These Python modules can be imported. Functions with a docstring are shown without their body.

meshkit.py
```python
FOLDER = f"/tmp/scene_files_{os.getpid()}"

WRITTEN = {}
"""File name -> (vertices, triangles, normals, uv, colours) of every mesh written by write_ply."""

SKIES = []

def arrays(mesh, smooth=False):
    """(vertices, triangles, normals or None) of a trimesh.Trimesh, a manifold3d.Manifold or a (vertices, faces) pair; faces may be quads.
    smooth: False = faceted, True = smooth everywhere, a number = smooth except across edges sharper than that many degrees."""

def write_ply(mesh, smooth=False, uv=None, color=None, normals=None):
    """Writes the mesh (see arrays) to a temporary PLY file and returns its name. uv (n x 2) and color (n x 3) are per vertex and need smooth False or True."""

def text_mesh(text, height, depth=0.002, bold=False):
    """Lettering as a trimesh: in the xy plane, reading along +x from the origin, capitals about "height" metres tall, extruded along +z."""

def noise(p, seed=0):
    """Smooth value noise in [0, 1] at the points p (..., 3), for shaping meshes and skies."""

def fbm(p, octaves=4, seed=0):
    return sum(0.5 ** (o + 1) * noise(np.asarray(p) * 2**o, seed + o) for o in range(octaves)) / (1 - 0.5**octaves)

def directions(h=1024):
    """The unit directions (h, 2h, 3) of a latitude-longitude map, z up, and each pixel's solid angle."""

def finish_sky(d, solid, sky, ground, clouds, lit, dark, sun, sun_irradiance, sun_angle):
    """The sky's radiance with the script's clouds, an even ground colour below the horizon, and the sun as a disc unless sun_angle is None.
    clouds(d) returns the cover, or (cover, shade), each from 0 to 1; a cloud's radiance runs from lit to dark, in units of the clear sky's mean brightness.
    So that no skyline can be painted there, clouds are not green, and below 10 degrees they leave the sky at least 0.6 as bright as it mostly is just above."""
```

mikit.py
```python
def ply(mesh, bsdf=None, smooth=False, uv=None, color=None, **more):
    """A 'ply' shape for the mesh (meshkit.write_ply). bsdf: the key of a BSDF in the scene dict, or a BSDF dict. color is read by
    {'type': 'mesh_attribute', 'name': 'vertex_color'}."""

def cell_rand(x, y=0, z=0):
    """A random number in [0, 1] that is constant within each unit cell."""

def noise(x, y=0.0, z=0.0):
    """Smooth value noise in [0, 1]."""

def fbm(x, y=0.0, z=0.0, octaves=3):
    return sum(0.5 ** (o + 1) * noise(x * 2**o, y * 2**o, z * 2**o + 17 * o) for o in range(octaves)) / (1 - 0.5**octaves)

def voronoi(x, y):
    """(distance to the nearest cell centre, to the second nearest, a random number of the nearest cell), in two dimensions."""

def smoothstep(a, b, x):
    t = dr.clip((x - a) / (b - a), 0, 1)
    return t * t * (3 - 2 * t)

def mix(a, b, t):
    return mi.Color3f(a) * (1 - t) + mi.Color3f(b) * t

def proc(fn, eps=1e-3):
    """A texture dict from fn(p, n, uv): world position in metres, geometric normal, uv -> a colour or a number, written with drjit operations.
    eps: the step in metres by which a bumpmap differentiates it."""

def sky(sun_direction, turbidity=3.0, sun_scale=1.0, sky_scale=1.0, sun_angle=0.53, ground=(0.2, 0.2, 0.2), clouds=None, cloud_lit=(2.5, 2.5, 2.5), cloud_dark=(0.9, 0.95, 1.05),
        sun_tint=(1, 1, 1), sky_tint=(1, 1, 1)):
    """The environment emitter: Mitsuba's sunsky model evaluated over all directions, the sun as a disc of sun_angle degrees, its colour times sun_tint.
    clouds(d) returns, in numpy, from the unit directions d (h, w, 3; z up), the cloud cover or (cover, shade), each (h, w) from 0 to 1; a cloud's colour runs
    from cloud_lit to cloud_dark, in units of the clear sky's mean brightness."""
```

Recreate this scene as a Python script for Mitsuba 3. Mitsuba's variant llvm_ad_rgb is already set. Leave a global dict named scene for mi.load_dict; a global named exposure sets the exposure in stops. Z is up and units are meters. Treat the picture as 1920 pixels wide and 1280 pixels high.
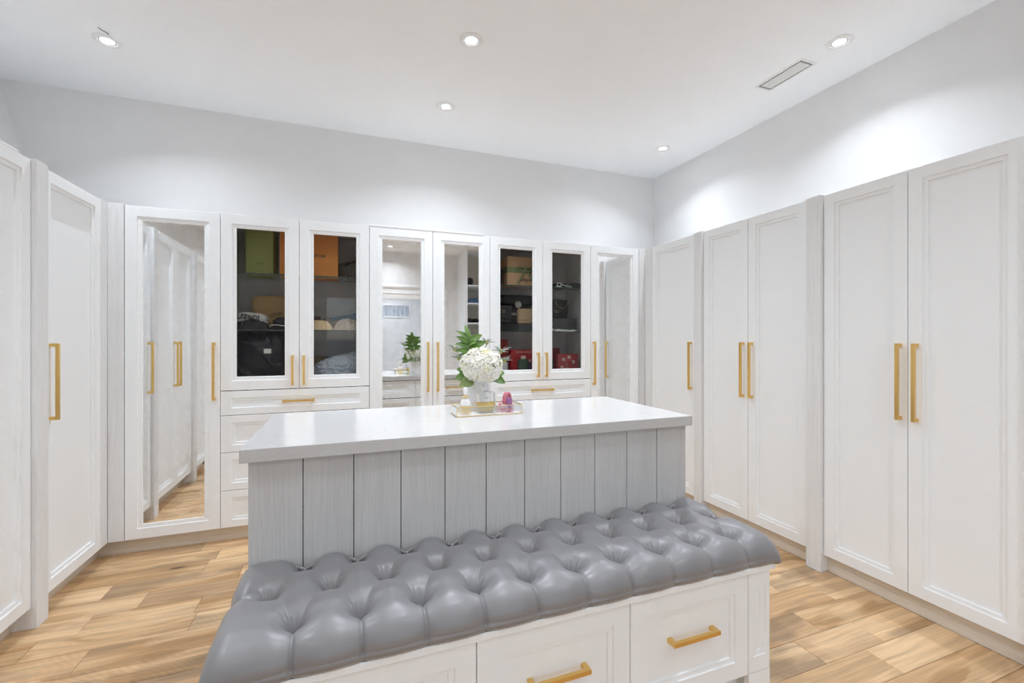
import math, random, numpy as np, trimesh, manifold3d, mitsuba as mi, mikit, meshkit
import drjit as dr
from shapely.geometry import Polygon

# ------------------------------------------------------------------ camera, sky, lamps, exposure
scene, labels = {}, {}
SKY = 4.0
T = mi.ScalarTransform4f
EYE, YAW, FPX, CY = 1.30, math.radians(20.48), 827.6, 636.3
scene['camera'] = {'type': 'perspective', 'fov': math.degrees(2 * math.atan(960 / FPX)), 'fov_axis': 'x',
                   'principal_point_offset_y': (640 - CY) / 1280,
                   'near_clip': 0.02, 'far_clip': 100.0,
                   'to_world': T().look_at(origin=[0, 0, EYE], target=[math.sin(YAW), math.cos(YAW), EYE], up=[0, 0, 1])}
scene['sky'] = {**mikit.sky([0.3, 0.7, 0.65], turbidity=4.0, sun_scale=0.0, sky_scale=SKY, ground=(0.45, 0.45, 0.45), sky_tint=(1.16, 1.0, 0.87)), 'sampling_weight': 0.4}
LAMP = 10.0             # radiance of each downlight lens
BEAM = 1.15              # intensity of each downlight's beam
LAMP_RGB = (0.92, 0.99, 1.075)
exposure = 1.99

# ------------------------------------------------------------------ materials
def rgb(*c):
    return {'type': 'rgb', 'value': list(map(float, c))}

def mat(key, d):
    scene[key] = d
    return key

def prin(key, c, rough=0.5, spec=0.5, metallic=0.0, **k):
    base = c if isinstance(c, dict) else rgb(*c)
    return mat(key, {'type': 'twosided', 'b': {'type': 'principled', 'base_color': base, 'roughness': rough, 'specular': spec, 'metallic': metallic, **k}})

def matte(key, c):
    return mat(key, {'type': 'twosided', 'b': {'type': 'diffuse', 'reflectance': c if isinstance(c, dict) else rgb(*c)}})

def satin(key, c, alpha=0.3, ior=1.45):
    return mat(key, {'type': 'twosided', 'b': {'type': 'roughplastic', 'distribution': 'ggx', 'alpha': alpha, 'int_ior': ior, 'nonlinear': False, 'diffuse_reflectance': c if isinstance(c, dict) else rgb(*c)}})

fbm, noise, cell, smoothstep, mix, voronoi = mikit.fbm, mikit.noise, mikit.cell_rand, mikit.smoothstep, mikit.mix, mikit.voronoi

def fn_floor(p, n, uv):
    # u runs along the plank, v across it; each plank has its own offset in uv
    u, v = uv.x, uv.y
    idu, idv = dr.floor(u / 20), dr.floor(v / 20)
    r1, r2, r3 = cell(idu, idv, 1), cell(idu, idv, 2), cell(idu, idv, 3)
    wv = fbm(u * 1.7, v * 3.0, 5.0, 3)
    a = fbm(u * 0.9 + 3 * wv, v * 13 + 2.5 * wv, 3.0, 4)
    fine = fbm(u * 5, v * 230 + 6 * wv, 7.0, 3)
    streak = fbm(u * 1.6, v * 60 + 5 * wv, 13.0, 3)
    q = u * 210 + 30 * fbm(u * 3, v * 9, 2.0, 2) + v * 160
    saw = (0.5 + 0.5 * dr.sin(q)) * smoothstep(0.50, 0.72, fbm(u * 1.5 + 9, v * 5, 21.0, 3))
    smudge = smoothstep(0.50, 0.63, fbm(u * 2.2, v * 8.0, 11.0, 4))
    d, _, w = voronoi(u * 1.9, v * 5.5)
    has = smoothstep(0.70, 0.74, w)
    knot = smoothstep(0.10, 0.03, d + 0.05 * (fine - 0.5)) * has
    halo = smoothstep(0.42, 0.06, d) * has
    blot = fbm(u * 3.2 + 2 * wv, v * 15, 31.0, 3)
    c = mix((0.68, 0.455, 0.255), (0.43, 0.26, 0.125), smoothstep(0.38, 0.62, a))
    c = mix(c, (0.75, 0.54, 0.33), 0.65 * smoothstep(0.45, 0.95, r1))
    c = mix(c, (0.42, 0.24, 0.11), 0.50 * smoothstep(0.55, 1.0, r2))
    c = mix(c, (0.70, 0.50, 0.30), 0.45 * smoothstep(0.54, 0.66, blot))
    c = mix(c, (0.30, 0.205, 0.13), 0.62 * smudge * smoothstep(0.15, 0.6, r3))
    c = mix(c, (0.27, 0.165, 0.085), 0.45 * halo)
    c = mix(c, (0.10, 0.06, 0.035), 0.80 * knot)
    c = c * (0.82 + 0.34 * fine) * (0.78 + 0.40 * streak) * (1 - 0.08 * saw)
    return c

def fn_grain(lo, hi, axis):
    def fn(p, n, uv):
        if axis == 'z':
            s, l = p.x + p.y, p.z
        else:
            s, l = p.z, p.x + p.y
        g = fbm(s * 190 + 7.0 * fbm(s * 7, l * 1.6, 1.0), l * 5.0, 4.0, 3)
        h = fbm(s * 520, l * 22, 9.0, 2)
        b = fbm(s * 14, l * 0.9, 3.0, 2)
        t = smoothstep(0.28, 0.72, 0.45 * g + 0.30 * h + 0.25 * b)
        return mix(lo, hi, t)
    return fn

def fn_quartz(p, n, uv):
    w = fbm(p.x * 3, p.y * 3, p.z * 3, 4)
    vein = dr.abs(fbm(p.x * 2.2 + w, p.y * 2.6 - w, p.z * 5 + 2.0, 4) - 0.5)
    speck = fbm(p.x * 160, p.y * 160, p.z * 160, 2)
    c = mix((0.525, 0.525, 0.525), (0.47, 0.47, 0.475), smoothstep(0.014, 0.0, vein) * 0.22)
    return c * (0.965 + 0.07 * speck)

def fn_leather_bump(p, n, uv):
    d, e, w = voronoi(p.x * 420, (p.y + p.z) * 420)
    return smoothstep(0.0, 0.35, e - d)

def fn_leaf(p, n, uv):
    rib = smoothstep(0.06, 0.0, dr.abs(uv.y - 0.5))
    side = smoothstep(0.75, 1.0, dr.sin((uv.x * 9 + dr.abs(uv.y - 0.5) * 4) * 6.28))
    t = fbm(p.x * 40, p.y * 40, p.z * 40, 2)
    c = mix((0.055, 0.135, 0.022), (0.13, 0.26, 0.045), t)
    return mix(c, (0.30, 0.40, 0.13), dr.maximum(rib * 0.7, side * 0.18))

def fn_quilt(a, b):
    def fn(p, n, uv):
        s, t = (p.x + p.z) * 55, (p.x - p.z) * 55
        l = dr.minimum(dr.abs(s - dr.round(s)), dr.abs(t - dr.round(t)))
        return mix(b, a, smoothstep(0.02, 0.14, l))
    return fn

def fn_studs(p, n, uv):
    x, z = p.x * 85, p.z * 85
    d = dr.sqrt(dr.square(x - dr.round(x)) + dr.square(z - dr.round(z)))
    return mix((0.50, 0.40, 0.24), (0.03, 0.028, 0.032), smoothstep(0.16, 0.26, d))

matte('m_wall', (0.80, 0.80, 0.80))
matte('m_ceiling', (0.94, 0.955, 0.965))
matte('m_paint', (0.885, 0.91, 0.93))
matte('m_carcass', (0.74, 0.74, 0.735))
prin('m_gap', (0.10, 0.095, 0.09), 0.8, 0.1)
matte('m_filler', mikit.proc(fn_grain((0.74, 0.75, 0.76), (0.81, 0.82, 0.83), 'z')))
matte('m_toe', mikit.proc(fn_grain((0.66, 0.59, 0.50), (0.76, 0.69, 0.60), 'x')))
matte('m_board', mikit.proc(fn_grain((0.515, 0.515, 0.515), (0.575, 0.575, 0.575), 'z')))
prin('m_floor', {**mikit.proc(fn_floor)}, 0.42, 0.4)
prin('m_floor_dark', (0.12, 0.07, 0.035), 0.8, 0.2)
prin('m_quartz', {**mikit.proc(fn_quartz)}, 0.16, 0.5)
prin('m_brass', (0.83, 0.56, 0.20), 0.30, 0.5, 1.0)
prin('m_gold', (0.86, 0.66, 0.33), 0.25, 0.5, 1.0)
prin('m_chrome', (0.75, 0.75, 0.77), 0.15, 0.5, 1.0)
mat('m_mirror', {'type': 'twosided', 'b': {'type': 'conductor', 'material': 'none', 'specular_reflectance': rgb(0.88, 0.885, 0.88)}})
mat('m_pane', {'type': 'thindielectric', 'int_ior': 1.22, 'specular_transmittance': rgb(0.72, 0.73, 0.72)})
mat('m_shelfglass', {'type': 'thindielectric', 'int_ior': 1.35, 'specular_transmittance': rgb(0.78, 0.80, 0.78)})
prin('m_glassedge', (0.05, 0.075, 0.065), 0.25, 0.5)
mat('m_leather', {'type': 'twosided', 'b': {'type': 'bumpmap', 'arbitrary': mikit.proc(fn_leather_bump, 3e-4), 'scale': 0.00012,
    'bsdf': {'type': 'principled', 'base_color': rgb(0.190, 0.188, 0.197), 'roughness': 0.28, 'specular': 1.0}}})
matte('m_trimwhite', (0.86, 0.86, 0.86))
prin('m_ventgrey', (0.25, 0.255, 0.25), 0.7, 0.2)
prin('m_ventpale', (0.72, 0.73, 0.71), 0.6, 0.2)
prin('m_ventblue', (0.42, 0.46, 0.52), 0.6, 0.2)
prin('m_black', (0.012, 0.012, 0.014), 0.55, 0.4)
prin('m_blacksatin', (0.016, 0.017, 0.026), 0.36, 0.5)
prin('m_white', (0.86, 0.86, 0.86), 0.45, 0.4)
prin('m_whitecloth', (0.74, 0.72, 0.68), 0.9, 0.1)
prin('m_greycloth', (0.55, 0.60, 0.66), 0.8, 0.2)
prin('m_tancloth', (0.50, 0.335, 0.16), 0.9, 0.1)
prin('m_beigecloth', (0.80, 0.62, 0.38), 0.9, 0.1)
prin('m_taupecloth', (0.62, 0.53, 0.45), 0.9, 0.1)
prin('m_brownbag', (0.28, 0.22, 0.15), 0.8, 0.2)
prin('m_olive', (0.30, 0.33, 0.115), 0.75, 0.2)
prin('m_orange', (0.87, 0.34, 0.085), 0.6, 0.3)
prin('m_brownbox', (0.10, 0.065, 0.06), 0.6, 0.3)
prin('m_bluebox', (0.06, 0.14, 0.28), 0.55, 0.3)
prin('m_tanbox', (0.70, 0.45, 0.27), 0.7, 0.2)
prin('m_ribbon', (0.26, 0.30, 0.15), 0.4, 0.5)
prin('m_red', (0.55, 0.015, 0.025), 0.4, 0.5)
prin('m_darkred', (0.30, 0.018, 0.02), 0.4, 0.5)
prin('m_maroon', (0.42, 0.055, 0.06), 0.5, 0.4)
prin('m_greenbottle', (0.02, 0.06, 0.035), 0.12, 0.6)
prin('m_navybottle', (0.015, 0.02, 0.06), 0.12, 0.6)
prin('m_pinkcap', (0.72, 0.55, 0.50), 0.4, 0.5)
prin('m_greybox', (0.085, 0.088, 0.095), 0.5, 0.4)
prin('m_beigequilt', {**mikit.proc(fn_quilt((0.74, 0.55, 0.33), (0.45, 0.30, 0.16)))}, 0.45, 0.5)
prin('m_blackquilt', {**mikit.proc(fn_quilt((0.045, 0.045, 0.048), (0.008, 0.008, 0.009)))}, 0.4, 0.5)
prin('m_studs', {**mikit.proc(fn_studs)}, 0.5, 0.4)
prin('m_pot', (0.80, 0.80, 0.81), 0.35, 0.5)
prin('m_leaf', {**mikit.proc(fn_leaf)}, 0.4, 0.5)
prin('m_leafpale', (0.20, 0.27, 0.10), 0.5, 0.4)
prin('m_stem', (0.12, 0.20, 0.05), 0.6, 0.3)
prin('m_petal', (0.90, 0.895, 0.85), 0.7, 0.2)
prin('m_petalcream', (0.82, 0.79, 0.56), 0.7, 0.2)
prin('m_thistle', (0.34, 0.38, 0.33), 0.6, 0.3)
prin('m_thistlecore', (0.38, 0.42, 0.14), 0.8, 0.2)
prin('m_pink', (0.55, 0.17, 0.22), 0.15, 0.6)
prin('m_purple', (0.30, 0.12, 0.29), 0.12, 0.6)
prin('m_soil', (0.05, 0.04, 0.03), 0.9, 0.1)
prin('m_blueshoe', (0.06, 0.11, 0.20), 0.7, 0.3)
prin('m_shelfbeige', (0.62, 0.58, 0.50), 0.6, 0.3)
mat('m_glass', {'type': 'dielectric', 'int_ior': 1.5, 'ext_ior': 1.0, 'specular_transmittance': rgb(0.97, 0.98, 0.98)})
mat('m_juice', {'type': 'thindielectric', 'int_ior': 1.33, 'specular_transmittance': rgb(1.0, 0.85, 0.50)})
mat('m_thinglass', {'type': 'thindielectric', 'int_ior': 1.5})

# ------------------------------------------------------------------ helpers
cat_of = lambda k: k
def free(name):
    k, i = name, 0
    while k in scene or k in labels or any(s.startswith(k + '__') for s in scene):
        i += 1
        k = f'{name}_{i:03d}'
    return k

def tag(key, label=None, category=None, group=None, kind=None):
    d = {}
    if label: d['label'] = label
    if category: d['category'] = category
    if group: d['group'] = group
    if kind: d['kind'] = kind
    labels[key] = d
    return key

def thing(name, label, category, group=None):
    return tag(free(name), label, category, group)

def put(name, mesh, bsdf, parent=None, smooth=False, uv=None, label=None, kind=None, **more):
    base = f'{parent}__{name}' if parent else name
    k, i = base, 0
    while k in scene:
        i += 1
        k = f'{base}_{i:03d}'
    scene[k] = mikit.ply(mesh, bsdf, smooth=smooth, uv=uv, **more)
    if label or kind:
        labels[k] = {a: b for a, b in (('label', label), ('kind', kind)) if b}
    return k

def single(name, mesh, bsdf, label, category, group=None, **k):
    key = free(name)
    scene[key] = mikit.ply(mesh, bsdf, **k)
    return tag(key, label, category, group)

def struct(name, mesh, bsdf, **k):
    scene[name] = mikit.ply(mesh, bsdf, **k)
    labels[name] = {'kind': 'structure'}
    return name

def box(x0, x1, y0, y1, z0, z1):
    b = trimesh.creation.box((x1 - x0, y1 - y0, z1 - z0))
    b.apply_translation(((x0 + x1) / 2, (y0 + y1) / 2, (z0 + z1) / 2))
    return b

def cbox(x0, x1, y0, y1, z0, z1, c=0.002):
    """a box with chamfered edges"""
    pts = []
    for sx in (0, 1):
        for sy in (0, 1):
            for sz in (0, 1):
                p = np.array([[x0, x1][sx], [y0, y1][sy], [z0, z1][sz]], float)
                s = np.array([1 - 2 * sx, 1 - 2 * sy, 1 - 2 * sz]) * c
                for k in range(3):
                    q = p + s
                    q[k] = p[k]
                    pts.append(q)
    return trimesh.Trimesh(*(lambda h: (h.vertices, h.faces))(trimesh.convex.convex_hull(np.array(pts))), process=False)

def cat(*ms):
    return trimesh.util.concatenate([m for m in ms])

def rotz(mesh, deg, loc=(0, 0, 0)):
    m = mesh.copy()
    m.apply_transform(trimesh.transformations.rotation_matrix(math.radians(deg), [0, 0, 1]))
    m.apply_translation(loc)
    return m

def xf(mesh, rot=(0, 0, 0), loc=(0, 0, 0), scale=None):
    m = mesh.copy()
    if scale is not None: m.apply_scale(scale)
    for a, ax in zip(rot, ([1, 0, 0], [0, 1, 0], [0, 0, 1])):
        if a: m.apply_transform(trimesh.transformations.rotation_matrix(math.radians(a), ax))
    m.apply_translation(loc)
    return m

def rings(loops, cap_first=True, cap_last=True):
    """joins rectangle loops (x0, x1, z0, z1, y); the front looks along -y"""
    v, f = [], []
    for x0, x1, z0, z1, y in loops:
        v += [(x0, y, z0), (x1, y, z0), (x1, y, z1), (x0, y, z1)]
    for i in range(len(loops) - 1):
        a, b = 4 * i, 4 * i + 4
        for k in range(4):
            l = (k + 1) % 4
            f += [(a + k, a + l, b + l), (a + k, b + l, b + k)]
    n = 4 * (len(loops) - 1)
    if cap_first: f += [(0, 2, 1), (0, 3, 2)]
    if cap_last: f += [(n, n + 1, n + 2), (n, n + 2, n + 3)]
    return trimesh.Trimesh(np.array(v, float), np.array(f), process=False)

def L(w, h, ix, iz, y):
    return (ix, w - ix, iz, h - iz, y)

def panel_front(w, h, a=(0.056, 0.056), b=(0.075, 0.075), t=0.02, d1=0.0075, d2=0.0170):
    return rings([L(w, h, 0, 0, t), L(w, h, 0, 0, 0.0012), L(w, h, 0.0012, 0.0012, 0), L(w, h, a[0], a[1], 0),
                  L(w, h, a[0] + 0.0018, a[1] + 0.0018, d1), L(w, h, b[0] - 0.0015, b[1] - 0.0015, d1 + 0.0005),
                  L(w, h, b[0], b[1], d2), ])

def glazed_front(w, h, a=0.0605, b=0.087, t=0.02, d1=0.005):
    return rings([L(w, h, 0, 0, t), L(w, h, 0, 0, 0.0012), L(w, h, 0.0012, 0.0012, 0), L(w, h, a, a, 0),
                  L(w, h, a + 0.0018, a + 0.0018, d1), L(w, h, b - 0.003, b - 0.003, d1 + 0.001), L(w, h, b, b, d1 + 0.005),
                  L(w, h, b, b, t), L(w, h, 0, 0, t)], False, False)

def bar_handle(length, s=0.013, reach=0.036, post=0.016):
    """U-shaped bar pull along z, fixed to the plane y = 0, reaching towards -y"""
    h = length / 2
    p = Polygon([(0, -h), (-reach, -h), (-reach, h), (0, h), (0, h - post), (-reach + s, h - post), (-reach + s, -h + post), (0, -h + post)])
    m = trimesh.creation.extrude_polygon(p, s, engine='earcut')
    # polygon (y, z) extruded along x
    v = m.vertices
    m = trimesh.Trimesh(np.stack([v[:, 2] - s / 2, v[:, 0], v[:, 1]], 1), m.faces[:, ::-1] if False else m.faces, process=False)
    trimesh.repair.fix_normals(m)
    return m

def text(txt, height, loc, rot=0.0, depth=0.0006, bold=False, center=True, face=0.0, lean=0.0):
    """lettering standing upright and looking along -y, at loc; rot = tilt in its own plane"""
    m = meshkit.text_mesh(txt, height, depth, bold)
    if center:
        c = (m.bounds[0] + m.bounds[1]) / 2
        m.apply_translation((-c[0], -c[1], 0))
    m.apply_transform(trimesh.transformations.rotation_matrix(math.radians(rot), [0, 0, 1]))
    m.apply_transform(trimesh.transformations.rotation_matrix(math.radians(90 - lean), [1, 0, 0]))
    m.apply_transform(trimesh.transformations.rotation_matrix(math.radians(face), [0, 0, 1]))
    m.apply_translation(loc)
    return m

def lathe(profile, n=40):
    return trimesh.creation.revolve(np.array(profile, float), sections=n)

def tube(points, r, sides=8, closed=False):
    p = np.asarray(points, float)
    t = np.gradient(p, axis=0)
    if closed:
        t = np.roll(p, -1, 0) - np.roll(p, 1, 0)
    t /= np.linalg.norm(t, axis=1, keepdims=True) + 1e-12
    ref = np.array([0.0, 0.0, 1.0]) if abs(t[:, 2]).mean() < 0.8 else np.array([1.0, 0, 0])
    a = np.cross(t, ref); a /= np.linalg.norm(a, axis=1, keepdims=True) + 1e-12
    b = np.cross(t, a)
    ang = np.arange(sides) * 2 * np.pi / sides
    rr = np.broadcast_to(r, (len(p),))
    v = p[:, None] + rr[:, None, None] * (np.cos(ang)[None, :, None] * a[:, None] + np.sin(ang)[None, :, None] * b[:, None])
    f = []
    n = len(p)
    for i in range(n if closed else n - 1):
        j = (i + 1) % n
        for k in range(sides):
            l = (k + 1) % sides
            f += [(i * sides + k, j * sides + k, j * sides + l), (i * sides + k, j * sides + l, i * sides + l)]
    v = v.reshape(-1, 3)
    if not closed:
        c0, c1 = len(v), len(v) + 1
        v = np.vstack([v, p[:1], p[-1:]])
        for k in range(sides):
            l = (k + 1) % sides
            f += [(c0, k, l), (c1, (n - 1) * sides + l, (n - 1) * sides + k)]
    m = trimesh.Trimesh(v, np.array(f), process=False)
    return m

def blob(w, d, h, seed=0, p=2.6, amp=0.12, freq=3.0, loc=(0, 0, 0), flat=True, sub=4, folds=None):
    """a soft lump (superellipsoid with folds) resting on z = loc.z"""
    m = trimesh.creation.icosphere(subdivisions=sub)
    v = m.vertices
    r = (np.abs(v) ** p).sum(1) ** (-1 / p)
    v = v * r[:, None]
    nz = meshkit.fbm(v * freq + seed * 7.3, 4, seed) - 0.5
    v = v * (1 + 2 * amp * nz[:, None])
    if folds is not None:
        v = folds(v)
    v = v * np.array([w / 2, d / 2, h / 2])
    v[:, 2] += h / 2
    if flat:
        v[:, 2] = np.maximum(v[:, 2], 0.0)
    v[:, 2] -= v[:, 2].min()
    return trimesh.Trimesh(v + np.array(loc), m.faces, process=False)

def heap(w, d, h, seed=0, loc=(0, 0, 0), n=56, folds=7.0, ridge=0.45):
    """crumpled cloth: a folded sheet with a closed underside"""
    gx, gy = np.meshgrid(np.linspace(-1, 1, n), np.linspace(-1, 1, n), indexing='ij')
    P = np.stack([gx * folds * 0.35 + seed * 3.1, gy * folds * 0.35, gx * 0 + seed], -1)
    wv = meshkit.fbm(P, 4, seed)
    rid = 1 - np.abs(2 * meshkit.fbm(P * 1.4 + 9, 3, seed + 5) - 1) * 2.2
    edge = np.clip(1 - np.maximum(np.abs(gx), np.abs(gy)) ** 6, 0, 1)
    z = (0.25 + 0.75 * ((1 - ridge) * wv + ridge * np.clip(rid, 0, 1))) * edge * (1 - 0.35 * gx ** 2)
    wob = 0.08 * (meshkit.fbm(P * 1.1 + 30, 3, seed + 2) - 0.5)
    x = gx * (1 + wob) * w / 2
    y = gy * (1 + wob) * d / 2
    top = np.stack([x, y, z * h / z.max() + 0.001], -1).reshape(-1, 3)
    bot = top.copy(); bot[:, 2] = 0
    f = []
    N = n * n
    for i in range(n - 1):
        for j in range(n - 1):
            a, b, c, e = i * n + j, (i + 1) * n + j, (i + 1) * n + j + 1, i * n + j + 1
            f += [(a, b, c), (a, c, e), (N + a, N + c, N + b), (N + a, N + e, N + c)]
    rim = [i for i in range(n - 1)] + [i * n + n - 1 for i in range(n - 1)] + [(n - 1) * n + j for j in range(n - 1, 0, -1)] + [i * n for i in range(n - 1, 0, -1)]
    for k in range(len(rim)):
        a, b = rim[k], rim[(k + 1) % len(rim)]
        f += [(a, b, N + b), (a, N + b, N + a)]
    m = trimesh.Trimesh(np.vstack([top, bot]) + np.array(loc), np.array(f), process=False)
    trimesh.repair.fix_normals(m)
    return m

# ------------------------------------------------------------------ the room (x along the back wall, y away from the camera, z up)
ZC = 2.944                       # ceiling
YB, YW = 3.283, 3.733            # door plane of the back run, back wall
XR, XW = 2.495, 2.945            # door plane of the right run, right wall
XL, XLW = -1.328, -1.823         # door plane of the left run, left wall at cabinet height
YREAR = -1.95
ZB, ZT = 0.097, 2.105            # bottom and top edge of the doors
DX0, DX1, DZ = -0.35, 1.72, 2.06 # doorway behind the camera

struct('ceiling', box(-2.6, XW + 0.1, YREAR - 0.1, YW + 0.1, ZC, ZC + 0.08), 'm_ceiling')
struct('wall_back', box(-2.6, XW + 0.1, YW, YW + 0.1, 0, ZC), 'm_wall')
struct('wall_right', box(XW, XW + 0.1, YREAR, YW, 0, ZC), 'm_wall')
lw = trimesh.creation.extrude_polygon(Polygon([(XLW, 0), (XLW, 2.115), (XLW - 0.29 * (ZC - 2.115), ZC), (-2.6, ZC), (-2.6, 0)]), YW - YREAR, engine='earcut')
v = lw.vertices
lw = trimesh.Trimesh(np.stack([v[:, 0], YW - v[:, 2], v[:, 1]], 1), lw.faces, process=False)
trimesh.repair.fix_normals(lw)
struct('wall_left', lw, 'm_wall')
struct('wall_rear', cat(box(-2.6, DX0, YREAR - 0.1, YREAR, 0, ZC), box(DX1, XW + 0.1, YREAR - 0.1, YREAR, 0, ZC), box(DX0, DX1, YREAR - 0.1, YREAR, DZ, ZC)), 'm_wall')
# door casing on the rear wall (seen in the mirrors)
def casing_head(x0, x1, z0, z1, y):
    prof = [(0, z0), (0.018, z0), (0.018, z0 + 0.09), (0.026, z0 + 0.10), (0.026, z0 + 0.12), (0.020, z0 + 0.13), (0.020, z1 - 0.06), (0.032, z1 - 0.04), (0.045, z1 - 0.012), (0.045, z1), (0, z1)]
    m = trimesh.creation.extrude_polygon(Polygon(prof), x1 - x0, engine='earcut')
    v = m.vertices
    m = trimesh.Trimesh(np.stack([v[:, 2] + x0, y + v[:, 0], v[:, 1]], 1), m.faces, process=False)
    trimesh.repair.fix_normals(m)
    return m
struct('trim_1', cat(casing_head(DX0 - 0.11, DX1 + 0.11, DZ, 2.30, YREAR), cbox(DX0 - 0.10, DX0, YREAR, YREAR + 0.018, 0, DZ), cbox(DX1, DX1 + 0.10, YREAR, YREAR + 0.018, 0, DZ)), 'm_trimwhite')
# hall beyond the doorway, daylit from a window at its left end
HY = -3.6
WX0, WX1, WZ0, WZ1 = -1.75, 0.20, 0.10, 2.35
WX2, WX3 = 1.64, 3.0
struct('wall_hall', cat(box(-2.0, WX0, HY - 0.1, HY, 0, 2.7), box(WX1, WX2, HY - 0.1, HY, 0, 2.7), box(WX3, 3.2, HY - 0.1, HY, 0, 2.7), *[box(a, b, HY - 0.1, HY, c, d) for a, b in ((WX0, WX1), (WX2, WX3)) for c, d in ((0, WZ0), (WZ1, 2.7))]), 'm_wall')
struct('ceiling_hall', box(-2.0, 3.2, HY - 0.1, YREAR - 0.1, 2.7, 2.78), 'm_ceiling')
struct('wall_hall_right', box(3.1, 3.2, HY, YREAR - 0.1, 0, 2.7), 'm_wall')
struct('wall_hall_left', box(-2.0, -1.9, HY, YREAR - 0.1, 0, 2.7), 'm_wall')
def rect_frame(x0, x1, z0, z1, y0, y1, w):
    return cat(cbox(x0, x0 + w, y0, y1, z0, z1), cbox(x1 - w, x1, y0, y1, z0, z1), cbox(x0 + w, x1 - w, y0, y1, z0, z0 + w), cbox(x0 + w, x1 - w, y0, y1, z1 - w, z1))
struct('window_1', cat(rect_frame(WX0, -0.78, WZ0, WZ1, HY - 0.08, HY - 0.03, 0.05), rect_frame(-0.78, WX1, WZ0, WZ1, HY - 0.08, HY - 0.03, 0.05)), 'm_trimwhite')
struct('window_2', rect_frame(WX2, WX3, WZ0, WZ1, HY - 0.08, HY - 0.03, 0.05), 'm_trimwhite')
struct('floor_hall', box(-2.0, 3.2, HY, YREAR - 0.001, -0.1, 0.0), 'm_toe')

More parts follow.
